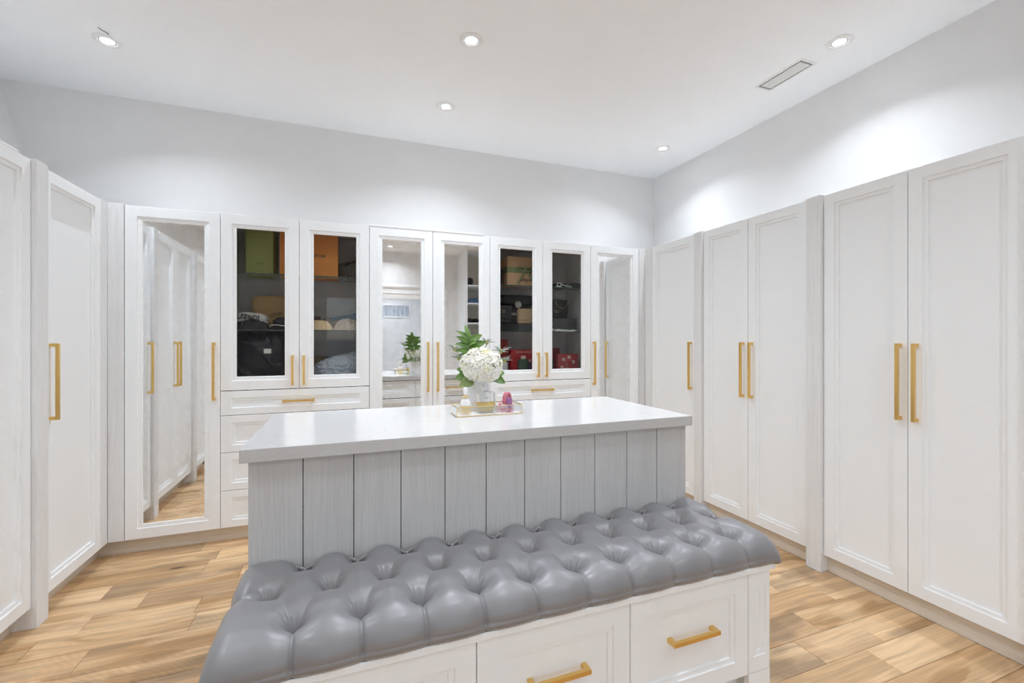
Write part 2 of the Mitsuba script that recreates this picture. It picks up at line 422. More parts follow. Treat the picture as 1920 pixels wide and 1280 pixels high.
# floor: a dark underlay and single planks (joints as in the photograph where they can be seen)
struct('floor', box(-2.6, XW + 0.1, YREAR, YW + 0.1, -0.1, -0.010), 'm_floor_dark')
PW, Y0 = 0.1425, 1.075
rng = np.random.default_rng(11)
known = {1: [1.804, 2.172], 0: [2.035], 2: [1.989], 12: [-1.157, -0.56], 11: [-0.955], 10: [-1.117, -0.685], 9: [-1.249], 8: [-1.01]}
def plank(x0, x1, y0, y1, dz):
    g, c = 0.0006, 0.0014
    m = rings([(x0 + g, x1 - g, y0 + g, y1 - g, 0.010), (x0 + g, x1 - g, y0 + g, y1 - g, c), (x0 + g + c, x1 - g - c, y0 + g + c, y1 - g - c, 0.0)], False, True)
    v = m.vertices
    m = trimesh.Trimesh(np.stack([v[:, 0], v[:, 2], -v[:, 1] + dz], 1), m.faces, process=False)
    if m.face_normals[-1][2] < 0:
        m.invert()
    return m
count = 0
for r in range(-21, 17):
    ya, yb = Y0 + PW * r, Y0 + PW * (r + 1)
    if yb < YREAR or ya > YB + 0.10: continue
    ya = max(ya, YREAR)
    lo, hi = XL - 0.075, XR + 0.035
    cuts = sorted(known.get(r, []))
    ks = list(cuts)
    if not ks:
        ks = [lo + rng.uniform(0.2, 1.0)]
    while ks[0] > lo + 0.35: ks.insert(0, ks[0] - rng.uniform(0.55, 1.15))
    while ks[-1] < hi - 0.30: ks.append(ks[-1] + rng.uniform(0.55, 1.2))
    xs = [lo] + [k for k in ks if lo + 0.08 < k < hi - 0.08] + [hi]
    for a, b in zip(xs[:-1], xs[1:]):
        m = plank(a, b, ya, yb, -0.0008 * rng.random())
        off = np.array([20.0 * rng.integers(1, 40), 20.0 * rng.integers(1, 40)])
        uv = np.stack([m.vertices[:, 0] - a + 5, m.vertices[:, 1] - ya + 5], 1) + off
        put('plank', m, 'm_floor', 'floor', uv=uv)
        count += 1

# ------------------------------------------------------------------ ceiling fittings
def disc(r, z, n=40, down=True):
    a = np.arange(n) * 2 * np.pi / n
    v = np.vstack([np.stack([r * np.cos(a), r * np.sin(a), a * 0 + z], 1), [[0, 0, z]]])
    f = np.stack([np.arange(n), (np.arange(n) + 1) % n, np.full(n, n)], 1)
    m = trimesh.Trimesh(v, f, process=False)
    if (m.face_normals[0][2] > 0) == down: m.invert()
    return m
ring_mesh = lathe([(0.040, 0.0), (0.040, -0.0035), (0.043, -0.006), (0.060, -0.005), (0.0655, -0.0025), (0.0655, 0.0)], 56)
gim_mesh = lathe([(0.0335, -0.0005), (0.0335, -0.0035), (0.0385, -0.0035), (0.0385, -0.0005)], 48)
LAMPS = [(-1.236, 3.055, 'round recessed downlight with a stray black wire, above the left mirror cabinet', None),
         (0.639, 2.350, 'round recessed downlight in mid ceiling above the island, the larger of the two over it', None),
         (0.652, 3.078, 'round recessed downlight near the back wall, above the centre mirror doors', None),
         (2.548, 1.652, 'round recessed downlight next to the slot vent in the ceiling', None),
         (2.545, 3.103, 'round recessed downlight in the far right corner of the ceiling', None),
         (0.712, -1.453, 'round recessed downlight seen only in the left centre mirror door', None),
         (-1.236, 1.10, None, 0), (0.65, 0.95, None, 0), (1.75, -0.30, None, 0), (-1.0, -0.9, None, 0), (0.7, -2.8, None, 2.7)]
for x, y, lab, hz in LAMPS:
    zc = hz or ZC
    t = thing('downlight', lab or 'round white recessed downlight in the ceiling behind the camera, out of the picture', 'downlight', None if lab else 'downlights behind the camera')
    put('trim_ring', xf(ring_mesh, loc=(x, y, zc)), 'm_trimwhite', t, smooth=40)
    put('gimbal', xf(gim_mesh, loc=(x, y, zc)), 'm_chrome', t, smooth=40)
    put('lens', xf(disc(0.0330, -0.0025), loc=(x, y, zc)), 'm_white', t, emitter={'type': 'area', 'radiance': rgb(*(LAMP * c for c in LAMP_RGB)), 'sampling_weight': 0.05})
    scene[t + '__beam'] = {'type': 'spot', 'intensity': rgb(*(BEAM * (1.8 if hz else 1.0) * c for c in LAMP_RGB)), 'cutoff_angle': 71.0, 'beam_width': 9.0,
                           'sampling_weight': 0.35 if hz else (1.0 if lab else 0.8), 'to_world': T().look_at(origin=[x, y, zc - 0.008], target=[x + (-0.85 if x > 2.4 else 0.55 if x < -1.1 else 0.0), y - (0.4 if y > 3 else 0.0), 0], up=[0, 1, 0])}
    if x < -1 and y > 3:
        pts = np.array([(-1.205, 2.985), (-1.198, 2.968), (-1.205, 2.955), (-1.218, 2.945), (-1.228, 2.935)])
        s = np.linspace(0, 1, 16)
        px = np.interp(s, np.linspace(0, 1, 5), pts[:, 0]); py = np.interp(s, np.linspace(0, 1, 5), pts[:, 1])
        put('wire', tube(np.stack([px, py, ZC - 0.004 - 0.006 * np.sin(s * 3.1)], 1), 0.0016), 'm_black', t, smooth=True, label='short black wire')

t = thing('slot_vent', 'narrow white slot air vent with dark edges in the ceiling at right', 'air vent')
vx0, vx1, vy0, vy1 = 2.487, 2.618, 1.823, 2.140
put('frame', cat(box(vx0, vx0 + 0.012, vy0, vy1, ZC - 0.004, ZC), box(vx1 - 0.012, vx1, vy0, vy1, ZC - 0.004, ZC), box(vx0 + 0.012, vx1 - 0.012, vy0, vy0 + 0.014, ZC - 0.004, ZC), box(vx0 + 0.012, vx1 - 0.012, vy1 - 0.014, vy1, ZC - 0.004, ZC)), 'm_trimwhite', t)
put('slot', box(vx0 + 0.012, vx1 - 0.012, vy0 + 0.014, vy1 - 0.014, ZC - 0.0012, ZC), 'm_ventgrey', t, label='dark slot')
put('cover_plate', cbox(vx0 + 0.024, vx1 - 0.021, vy0 + 0.026, vy1 - 0.026, ZC - 0.0035, ZC - 0.0012, 0.0008), 'm_ventpale', t)

t = thing('wall_vent', 'white framed wall grille with bluish bars seen in the left centre mirror door', 'air vent')
gx0, gx1, gz0, gz1 = 0.45, 1.345, 1.785, 2.085
put('frame', cat(cbox(gx0, gx1, HY, HY + 0.02, gz0, gz0 + 0.03), cbox(gx0, gx1, HY, HY + 0.02, gz1 - 0.03, gz1), cbox(gx0, gx0 + 0.03, HY, HY + 0.02, gz0 + 0.03, gz1 - 0.03), cbox(gx1 - 0.03, gx1, HY, HY + 0.02, gz0 + 0.03, gz1 - 0.03)), 'm_trimwhite', t)
put('louvre_back', box(gx0 + 0.03, gx1 - 0.03, HY, HY + 0.004, gz0 + 0.03, gz1 - 0.03), 'm_ventblue', t)
for k in range(8):
    x = gx0 + 0.03 + (k + 1) * (gx1 - gx0 - 0.06) / 9
    put('bar', box(x - 0.006, x + 0.006, HY + 0.004, HY + 0.014, gz0 + 0.03, gz1 - 0.03), 'm_trimwhite', t)

# ------------------------------------------------------------------ cabinets
GAP = 0.0015
H_TALL = bar_handle(0.365)
H_SHORT = bar_handle(0.197)
H_DRAWER = xf(bar_handle(0.195), rot=(0, 90, 0))

class Front:
    """one run: turns local x (along the run), y (into the cabinet) and z into the room"""
    def __init__(self, deg, loc): self.deg, self.loc = deg, loc
    def __call__(self, m, x=0, y=0, z=0):
        m = m.copy(); m.apply_translation((x, y, z))
        return rotz(m, self.deg, self.loc)

BACK = Front(0, (0, YB, 0))
RIGHT = Front(-90, (XR, 0, 0))     # local x = -y
LEFT = Front(90, (XL, 0, 0))       # local x = +y
IBACK = Front(180, (0, 2.295, 0))  # local x = -x
BENCH = Front(0, (0, 1.185, 0))

def door(run, t, x0, x1, kind, hx=None, z0=ZB, z1=ZT, hz=1.0985, short=False):
    w, h = x1 - x0 - 2 * GAP, z1 - z0
    if kind == 'panel':
        d = put('door', run(panel_front(w, h), x0 + GAP, 0, z0), 'm_paint', t)
    else:
        d = put('door', run(glazed_front(w, h), x0 + GAP, 0, z0), 'm_paint', t)
        b = 0.087 - 0.001
        if kind == 'mirror':
            put('mirror', run(box(b, w - b, 0.011, 0.015, b, h - b), x0 + GAP, 0, z0), 'm_mirror', d, label='mirror glass')
        else:
            pane = trimesh.Trimesh(np.array([(b, 0.011, b), (w - b, 0.011, b), (w - b, 0.011, h - b), (b, 0.011, h - b)]), np.array([(0, 1, 2), (0, 2, 3)]), process=False)
            put('pane', run(pane, x0 + GAP, 0, z0), 'm_pane', d, label='smoked glass pane')
    if hx is not None:
        put('handle', run(H_SHORT if short else H_TALL, hx, 0, 1.0955 if short else hz), 'm_brass', d, label='brushed gold bar handle')
    return d

def drawer(run, t, x0, x1, z0, z1, a=(0.06, 0.045), b=(0.08, 0.064), hx=None, hz=None):
    w, h = x1 - x0 - 2 * GAP, z1 - z0 - 2 * GAP
    d = put('drawer', run(panel_front(w, h, a, b, d1=0.0055, d2=0.0115), x0 + GAP, 0, z0 + GAP), 'm_paint', t)
    put('handle', run(H_DRAWER, (x0 + x1) / 2 if hx is None else hx, 0.011, (z0 + z1) / 2 if hz is None else hz), 'm_brass', d, label='brushed gold bar handle')
    return d

def carcass(run, t, x0, x1, depth, z0=ZB + 0.003, z1=ZT - 0.004):
    put('carcass', run(box(x0, x1, 0.021, depth, z0, z1)), 'm_carcass', t)
    put('gap_liner', run(box(x0 + 0.002, x1 - 0.002, 0.0203, 0.021, z0 + 0.004, z1 - 0.004)), 'm_gap', t)

def toe(run, t, x0, x1, depth, setback=0.055):
    put('toe_kick', run(box(x0, x1, setback, setback + 0.018, 0, ZB)), 'm_toe', t)

DB = YW - YB - 0.002
DR = XW - XR - 0.002
DL = XL - XLW - 0.002

# back run, from left to right
fl = thing('filler_panel', 'pale grained filler panel between the left mirror cabinet and the left wardrobes', 'filler panel')
put('panel', BACK(cbox(XL + 0.0005, -1.2495, -0.002, 0.02, ZB, ZT + 0.006, 0.001)), 'm_filler', fl)
put('return_panel', LEFT(cbox(3.207, YB - 0.003, 0, 0.02, ZB, ZT + 0.006, 0.001)), 'm_filler', fl)
put('toe_kick', BACK(box(XL - 0.069, -1.2495, 0.055, 0.073, 0, ZB)), 'm_toe', fl)

c = thing('mirror_cabinet', 'white cabinet with one tall narrow mirror door, at the left end of the back wall', 'cabinet')
carcass(BACK, c, -1.248, -0.7575, DB); toe(BACK, c, -1.2495, -0.7565, DB)
door(BACK, c, -1.248, -0.7565, 'mirror', -0.7885)

def display(c, x0, x1, xm, hl, hr, zd):
    """open-backed box behind glass doors, with glass shelves and drawers under it"""
    put('back_panel', BACK(box(x0, x1, DB - 0.018, DB, zd, ZT - 0.004)), 'm_carcass', c)
    put('side_panel', BACK(box(x0, x0 + 0.016, 0.021, DB - 0.018, zd, ZT - 0.004)), 'm_carcass', c)
    put('side_panel', BACK(box(x1 - 0.016, x1, 0.021, DB - 0.018, zd, ZT - 0.004)), 'm_carcass', c)
    put('top_panel', BACK(box(x0 + 0.016, x1 - 0.016, 0.021, DB - 0.018, ZT - 0.022, ZT - 0.004)), 'm_carcass', c)
    put('base_panel', BACK(box(x0 + 0.016, x1 - 0.016, 0.021, DB - 0.018, zd, FLOORZ)), 'm_carcass', c)
    put('carcass', BACK(box(x0, x1, 0.021, DB, ZB + 0.003, zd)), 'm_carcass', c)
    put('gap_liner', BACK(box(x0 + 0.002, x1 - 0.002, 0.0203, 0.021, ZB + 0.006, zd + 0.02)), 'm_gap', c)
    for z in SHELVES:
        s = put('glass_shelf', BACK(trimesh.Trimesh(np.array([(x0 + 0.016, 0.0355, z), (x1 - 0.016, 0.0355, z), (x1 - 0.016, DB - 0.018, z), (x0 + 0.016, DB - 0.018, z)], float), np.array([(0, 1, 2), (0, 2, 3)]), process=False)), 'm_shelfglass', c, label='smoked glass shelf')
        put('shelf_edge', BACK(box(x0 + 0.0165, x1 - 0.0165, 0.031, 0.0355, z - 0.007, z)), 'm_glassedge', s)
    toe(BACK, c, x0 - 0.0005, x1 + 0.0005, DB)
    door(BACK, c, x0, xm, 'glass', hl, zd, ZT, short=True)
    door(BACK, c, xm, x1, 'glass', hr, zd, ZT, short=True)
    for a, b in ((0.813, zd - 0.003), (0.575, 0.813), (0.332, 0.575), (ZB - 0.0015, 0.332)):
        drawer(BACK, c, x0, x1, a, b)
FLOORZ = 0.990
SHELVES = (1.366, 1.738)
c = thing('display_cabinet', 'white cabinet with two smoked glass doors over drawers, holding orange and green boxes', 'cabinet')
display(c, -0.7565, 0.148, -0.302, -0.341, -0.272, 0.973)
c = thing('mirror_wardrobe', 'white centre wardrobe with a pair of tall mirror doors behind the flowers', 'wardrobe')
carcass(BACK, c, 0.148, 1.0435, DB); toe(BACK, c, 0.148, 1.0435, DB)
put('top_panel', BACK(cbox(0.1485, 0.994, -0.003, 0.05, ZT + 0.0005, ZT + 0.0115, 0.001)), 'm_paint', c)
door(BACK, c, 0.148, 0.598, 'mirror', 0.559); door(BACK, c, 0.598, 1.0435, 'mirror', 0.632)
c = thing('display_cabinet', 'white cabinet with two smoked glass doors over drawers, holding handbags and red boxes', 'cabinet')
display(c, 1.0435, 1.942, 1.4955, 1.4465, 1.519, 0.971)
c = thing('mirror_cabinet', 'white cabinet with one tall narrow mirror door, at the right end of the back wall', 'cabinet')
carcass(BACK, c, 1.942, 2.431, DB); toe(BACK, c, 1.942, 2.431, DB)
door(BACK, c, 1.942, 2.431, 'mirror', 1.966)
fl = thing('filler_panel', 'pale grained filler panel in the far right corner between cabinet runs', 'filler panel')
put('panel', BACK(cbox(2.4325, XR - 0.001, -0.002, 0.02, ZB, ZT + 0.002, 0.001)), 'm_filler', fl)
put('return_panel', RIGHT(cbox(-YB + 0.003, -3.190, 0, 0.02, ZB, ZT + 0.002, 0.001)), 'm_filler', fl)
put('toe_kick', BACK(box(2.431, XR + 0.04, 0.055, 0.073, 0, ZB)), 'm_toe', fl)

def post(run, x0, x1, lab, z1=ZT + 0.004):
    p = thing('post_panel', lab, 'panel')
    put('board', run(cbox(x0, x1, -0.020, 0.10, 0, z1, 0.001)), 'm_filler', p)

# right run (local x = -y)
c = thing('wardrobe', 'white wardrobe with a single panelled door, in the far right corner', 'wardrobe')
carcass(RIGHT, c, -3.188, -2.668, DR); toe(RIGHT, c, -3.24, -2.668, DR, 0.035)
door(RIGHT, c, -3.188, -2.668, 'panel', -2.712)
post(RIGHT, -2.667, -2.591, 'pale grained upright post between the single door wardrobe and the double one at right')
c = thing('wardrobe', 'white two door wardrobe on the right wall, behind the right end of the island', 'wardrobe')
carcass(RIGHT, c, -2.590, -1.790, DR); toe(RIGHT, c, -2.590, -1.790, DR, 0.035)
door(RIGHT, c, -2.590, -2.2, 'panel', -2.234); door(RIGHT, c, -2.2, -1.790, 'panel', -2.166)
post(RIGHT, -1.789, -1.704, 'pale grained upright post reaching the floor between the two double wardrobes at right')
c = thing('wardrobe', 'nearest white two door wardrobe on the right wall, cut by the picture edge', 'wardrobe')
carcass(RIGHT, c, -1.703, -0.910, DR); toe(RIGHT, c, -1.703, -0.910, DR, 0.035)
door(RIGHT, c, -1.703, -1.307, 'panel', -1.336); door(RIGHT, c, -1.307, -0.910, 'panel', -1.270)
post(RIGHT, -0.909, -0.826, 'pale grained upright post on the right wall, just out of the picture')
c = thing('wardrobe', 'white two door wardrobe on the right wall beside the camera, out of the picture', 'wardrobe')
carcass(RIGHT, c, -0.825, -0.02, DR); toe(RIGHT, c, -0.825, -0.02, DR, 0.035)
door(RIGHT, c, -0.825, -0.42, 'panel', -0.455); door(RIGHT, c, -0.42, -0.02, 'panel', -0.385)

# left run (local x = y)
c = thing('wardrobe', 'white wardrobe with a single panelled door, left of the left mirror cabinet', 'wardrobe')
carcass(LEFT, c, 2.692, 3.206, DL); toe(LEFT, c, 2.692, 3.34, DL, 0.07)
door(LEFT, c, 2.692, 3.206, 'panel', 2.742)
post(LEFT, 2.609, 2.691, 'pale grained upright post reaching the floor between the two wardrobes at left', ZT + 0.006)
c = thing('wardrobe', 'white two door wardrobe at the left edge of the picture', 'wardrobe')
carcass(LEFT, c, 1.802, 2.608, DL); toe(LEFT, c, 1.802, 2.608, DL, 0.07)
put('top_panel', LEFT(cbox(1.802, 2.53, 0.0, 0.05, ZT + 0.0005, ZT + 0.0125, 0.001)), 'm_paint', c)
door(LEFT, c, 2.205, 2.608, 'panel', 2.24); door(LEFT, c, 1.802, 2.205, 'panel', 2.17)
post(LEFT, 1.719, 1.801, 'pale grained upright post seen only in the left mirror door', ZT + 0.006)
c = thing('wardrobe', 'white wardrobe with a single door, farthest one seen in the left mirror door', 'wardrobe')
carcass(LEFT, c, 1.20, 1.718, DL); toe(LEFT, c, 1.20, 1.718, DL, 0.07)
door(LEFT, c, 1.20, 1.718, 'panel', 1.245)

# open shelf unit on the rear wall (seen in the right centre mirror door)
c = thing('open_shelf_unit', 'white open shelf unit with shoes on it, seen only in the right centre mirror door', 'shelf unit')
sx0, sx1, sy1 = 2.035, 2.70, -1.30
put('side_panel', box(sx0, sx0 + 0.04, YREAR, sy1, 0, ZC - 0.01), 'm_paint', c)
put('side_panel', box(sx1, sx1 + 0.03, YREAR, sy1, 0, ZC - 0.01), 'm_paint', c)
put('back_panel', box(sx0 + 0.04, sx1, YREAR, YREAR + 0.012, 0, ZC - 0.01), 'm_shelfbeige', c)
SHZ = [0.10, 0.52, 0.90, 1.255, 1.613, 1.977, 2.308]
for z in SHZ:
    put('shelf', box(sx0 + 0.04, sx1, YREAR + 0.012, sy1, z - 0.022, z), 'm_paint', c)
single('shoe', heap(0.24, 0.22, 0.11, 3, (2.24, -1.45, 1.977)), 'm_blueshoe', 'crumpled blue canvas shoe on the open shelf unit, seen in the mirror', 'shoe', smooth=50)
for k in range(2):
    single('shoe', blob(0.10, 0.24, 0.085, 20 + k, loc=(2.155 + 0.115 * k, -1.46, 1.613), amp=0.25), 'm_black', 'black shoe of a pair on the open shelf unit, seen in the mirror', 'shoe', 'pair of black shoes', smooth=50)
single('handbag', blob(0.12, 0.2, 0.14, 31, loc=(2.14, -1.42, 2.308), amp=0.15), 'm_black', 'small black bag on the top of the open shelf unit, seen in the mirror', 'handbag', smooth=50)

# ------------------------------------------------------------------ island
IX0, IX1, IY0, IY1 = -0.295, 1.445, 1.608, 2.295
t = thing('island', 'grey island cabinet clad in vertical grained boards, under the white stone top', 'island')
put('carcass', box(IX0 + 0.012, IX1 - 0.012, IY0 + 0.012, IY1 - 0.021, 0.08, 0.9115), 'm_greybox', t)
n_b = 11
bw = (IX1 - IX0) / n_b
for k in range(n_b):
    a, b = IX0 + bw * k, IX0 + bw * (k + 1)
    put('board', cbox(a + (0 if k == 0 else 0.0012), b - (0 if k == n_b - 1 else 0.0012), IY0, IY0 + 0.012, 0.0, 0.9115, 0.0016), 'm_board', t)
put('side_panel', box(IX0, IX0 + 0.012, IY0 + 0.012, IY1 - 0.021, 0, 0.9115), 'm_board', t)
put('side_panel', box(IX1 - 0.012, IX1, IY0 + 0.012, IY1 - 0.021, 0, 0.9115), 'm_board', t)
for a, b in ((-1.41, -0.6165), (-0.6165, 0.25)):
    for z0, z1 in ((0.745, 0.908), (0.43, 0.742), (0.10, 0.427)):
        drawer(IBACK, t, a, b, z0, z1)
put('stile', box(1.412, IX1, IY1 - 0.021, IY1, 0.0, 0.9115), 'm_paint', t)
put('stile', box(IX0, -0.252, IY1 - 0.021, IY1, 0.0, 0.9115), 'm_paint', t)
single('countertop', cbox(-0.3165, 1.4655, 1.586, 2.3125, 0.912, 0.955, 0.0015), 'm_quartz', 'white quartz countertop with a grey edge on the grey island', 'countertop')

# ------------------------------------------------------------------ bench in front of the island
t = thing('bench', 'white storage bench with three panelled drawers, under the grey tufted cushion', 'bench')
BX0, BX1 = -0.297, 1.4505
put('carcass', box(BX0, BX1, 1.2065, 1.606, 0.10, 0.464), 'm_paint', t)
put('plinth', box(BX0 + 0.01, BX1 - 0.01, 1.25, 1.606, 0, 0.10), 'm_paint', t)
put('top_board', cbox(BX0 - 0.012, BX1 + 0.016, 1.173, 1.606, 0.4645, 0.486, 0.002), 'm_paint', t)
put('gap_liner', box(BX0 + 0.004, BX1 - 0.004, 1.2055, 1.2065, 0.11, 0.46), 'm_gap', t)
for a, b in ((-0.170, 0.338), (0.338, 0.845), (0.845, 1.347)):
    drawer(BENCH, t, a, b, 0.098, 0.4625, (0.06, 0.058), (0.079, 0.077), hz=0.300)
def pil(x0, x1):
    w, h = x1 - x0, 0.4625 - 0.0
    put('pilaster', BENCH(cat(*[xf(panel_front(w - 2 * GAP, 0.4625 - 0.1 - GAP, (0.02, 0.055), (0.042, 0.075), d1=0.004, d2=0.008), loc=(x0 + GAP, 0, 0.1)), box(x0 + GAP, x1 - GAP, 0.0, 0.02, 0, 0.0985)])), 'm_paint', t)
pil(1.347, BX1 + 0.002); pil(BX0, -0.170)

# tufted cushion
CX0, CX1, CYF, CYB = -0.308, 1.474, 1.166, 1.6065
CZ0, CZ1 = 0.486, 0.578
SP, XA = 0.1625, 0.034
ROWS = [('A', 1.572, XA, range(-1, 9)), ('B', 1.432, XA + SP / 2, range(-2, 9)), ('C', 1.272, XA, range(-1, 9))]
def arc_profile(lo, hi, r_lo, r_hi, drop_lo, drop_hi, n_mid, n_arc, n_side):
    """1-D outline: positions and drops (0 = top, 1 = bottom) from the low to the high side, and the unrolled coordinate"""
    pos, drop = [], []
    H = CZ1 - CZ0
    for s in np.linspace(1, 0, n_side, endpoint=False):            # side wall, slightly bulging
        d = drop_lo + (1 - drop_lo) * s
        pos.append(lo + 0.006 * s * s - 0.004 * math.sin(s * math.pi)); drop.append(d)
    for s in np.linspace(0, math.pi / 2, n_arc, endpoint=False):
        pos.append(lo + r_lo * (1 - math.cos(s))); drop.append(drop_lo * (1 - math.sin(s)))
    pos += list(np.linspace(lo + r_lo, hi - r_hi, n_mid)); drop += [0.0] * n_mid
    for s in np.linspace(math.pi / 2, 0, n_arc, endpoint=False)[1:]:
        pos.append(hi - r_hi * (1 - math.cos(s))); drop.append(drop_hi * (1 - math.sin(s)))
    for s in np.linspace(0, 1, n_side):
        d = drop_hi + (1 - drop_hi) * s
        pos.append(hi - 0.006 * s * s + 0.004 * math.sin(s * math.pi)); drop.append(d)
    pos, drop = np.array(pos), np.array(drop)
    return pos, drop
px, ex = arc_profile(CX0, CX1, 0.045, 0.045, 0.55, 0.55, 560, 22, 16)
py, ey = arc_profile(CYF, CYB, 0.080, 0.020, 0.72, 0.25, 112, 36, 16)
GXp, GYp = np.meshgrid(px, py, indexing='ij')
EX, EY = np.meshgrid(ex, ey, indexing='ij')
DROP = 1 - (1 - EX) * (1 - EY)
base = np.stack([GXp, GYp, CZ1 - (CZ1 - CZ0) * DROP], -1)
# unrolled coordinates: x and t, growing past the edges as the surface turns down
Ux = GXp + np.where(GXp < (CX0 + CX1) / 2, -1, 1) * EX * 0.075
Ut = GYp + np.where(GYp < (CYF + CYB) / 2, -1, 1) * EY * 0.075
btn, segs = [], []
rowpts = {}
for nme, yy, xo, rr in ROWS:
    rowpts[nme] = [(xo + SP * k, yy) for k in rr]
    btn += rowpts[nme]
def near(a, b, lim): return abs(a[0] - b[0]) < lim
for p in rowpts['B']:
    for q in rowpts['A'] + rowpts['C']:
        if near(p, q, SP * 0.6): segs.append((p, q, 1.0, 1))
for p in rowpts['A']: segs.append((p, (p[0], 1.75), 0.9, 0))
for p in rowpts['C']: segs.append((p, (p[0] + 0.004, 0.95), 0.75, 0))
bl, br = rowpts['B'][0], rowpts['B'][-1]
segs.append((bl, (-0.5, bl[1] - 0.004), 0.75, 0)); segs.append((br, (1.7, br[1] + 0.004), 0.75, 0))
Q = np.stack([Ux, Ut], -1)
dB = np.full(Ux.shape, 9.0); ang = np.zeros(Ux.shape)
for b in btn:
    d = np.hypot(Q[..., 0] - b[0], Q[..., 1] - b[1])
    m_ = d < dB
    dB[m_] = d[m_]
    ang[m_] = np.arctan2(Q[..., 1] - b[1], Q[..., 0] - b[0])[m_]
dS = np.full(Ux.shape, 9.0); wS = np.ones(Ux.shape)
wob = 0.004 * (meshkit.fbm(np.stack([Ux * 14, Ut * 14, Ux * 0], -1), 3, 5) - 0.5)
for a, b, w, both in segs:
    a, b = np.array(a), np.array(b)
    ab = b - a; ln = np.linalg.norm(ab)
    s = np.clip(((Q - a) @ ab) / ln ** 2, 0, 1)
    d = np.hypot(*(np.moveaxis(Q - (a + s[..., None] * ab), -1, 0))) + wob * 0
    mid = 4 * s * (1 - s) if both else np.zeros_like(s)
    wt = w * (1 - 0.72 * mid)
    m_ = d < dS
    dS[m_] = d[m_]; wS[m_] = wt[m_]
dome = 1 - np.clip(1 - dS / 0.070, 0, 1) ** 1.8
pit = 0.033 * np.exp(-(dB / 0.040) ** 1.7) + 0.030 * np.exp(-(dB / 0.016) ** 1.4)
depth = 0.019 * (1 - dome) * wS + 0.0085 * np.exp(-(dS / 0.0042) ** 1.3) * wS ** 2 + pit
ripple = 0.0022 * np.cos(ang * 11 + 2.0 * np.sin(ang * 3)) * np.exp(-((dB - 0.026) / 0.013) ** 2)
soft = 0.0022 * (meshkit.fbm(np.stack([Ux * 9, Ut * 9, Ux * 0 + 4], -1), 3, 9) - 0.5)
puff = 0.007 * (1 - np.maximum(EX, EY))
disp = puff + 0.004 - depth + ripple + soft
fade = np.clip((1 - np.maximum(EX, EY)) / 0.25, 0, 1)
disp = disp * (0.35 + 0.65 * fade)
nx, ny = base.shape[:2]
du, dv = np.gradient(base, axis=0), np.gradient(base, axis=1)
nn = np.cross(du, dv); nn /= np.linalg.norm(nn, axis=-1, keepdims=True) + 1e-12
nn *= np.sign(nn[nx // 2, ny // 2, 2])
P = base + nn * disp[..., None]
P[..., 2] = np.maximum(P[..., 2], CZ0 + 0.0002)
P[..., 1] = np.minimum(P[..., 1], 1.6072)
idx = np.arange(nx * ny).reshape(nx, ny)
qd = np.stack([idx[:-1, :-1], idx[1:, :-1], idx[1:, 1:], idx[:-1, 1:]], -1).reshape(-1, 4)
fc = np.vstack([qd[:, [0, 1, 2]], qd[:, [0, 2, 3]]])
cm = trimesh.Trimesh(P.reshape(-1, 3), fc, process=False)
if cm.face_normals[:, 2].mean() < 0: cm.invert()
rim = np.concatenate([idx[:, 0], idx[-1, 1:], idx[-2::-1, -1], idx[0, -2:0:-1]])
vb = np.vstack([cm.vertices, [[0.58, 1.39, CZ0 + 0.0002]]])
cc = len(vb) - 1
fb = np.array([(rim[(k + 1) % len(rim)], rim[k], cc) for k in range(len(rim))])
cush = trimesh.Trimesh(vb, np.vstack([cm.faces, fb]), process=False)
single('bench_cushion', cush, 'm_leather', 'long grey leather cushion with deep button tufting, on the white bench', 'cushion', smooth=True)

# ------------------------------------------------------------------ things behind the left glass doors
def up_box(name, x0, x1, y0, y1, z0, z1, bsdf, label, category='box', lid=None, turn=0.0, group=None):
    t = thing(name, label, category, group)
    m = cbox(x0, x1, y0, y1, z0, z1, 0.0015)
    if turn:
        c = ((x0 + x1) / 2, (y0 + y1) / 2)
        m.apply_translation((-c[0], -c[1], 0)); m = rotz(m, turn, (c[0], c[1], 0))
    put('body', m, bsdf, t)
    if lid:
        e = 0.0012
        put('lid', cbox(x0 - e, x1 + e, y0 - e, y1 + e, z1 - lid, z1 + e, 0.001), bsdf, t)
    return t
S1, S2, S0 = 1.366, 1.738, 0.990
t = up_box('gift_box', -0.638, -0.475, 3.400, 3.60, S2, 2.052, 'm_olive', 'tall olive green box with faint dark lettering on the upper left shelf')
put('lettering', text('GUCCI', 0.0095, (-0.552, 3.3998, 1.815)), 'm_black', t, label='faint dark lettering')
t = up_box('gift_box', -0.438, -0.062, 3.420, 3.60, S2, 2.058, 'm_orange', 'big orange box with black lettering on the upper left shelf, across both glass doors', lid=None)
put('lettering', text('LOUIS VUITTON', 0.0172, (-0.243, 3.4198, 1.892), bold=True), 'm_black', t, label='black lettering')
t = thing('handbag', 'dark studded handbag on the upper shelf beside the orange box', 'handbag')
put('body', xf(blob(0.30, 0.14, 0.135, 41, p=5, amp=0.05), rot=(0, 0, -8), loc=(0.03 + 0.06, 3.52, S2)), 'm_studs', t, smooth=50)
put('flap', tube([(-0.02, 3.46, S2 + 0.105), (0.05, 3.455, S2 + 0.138), (0.13, 3.455, S2 + 0.142)], 0.007), 'm_black', t, smooth=True)

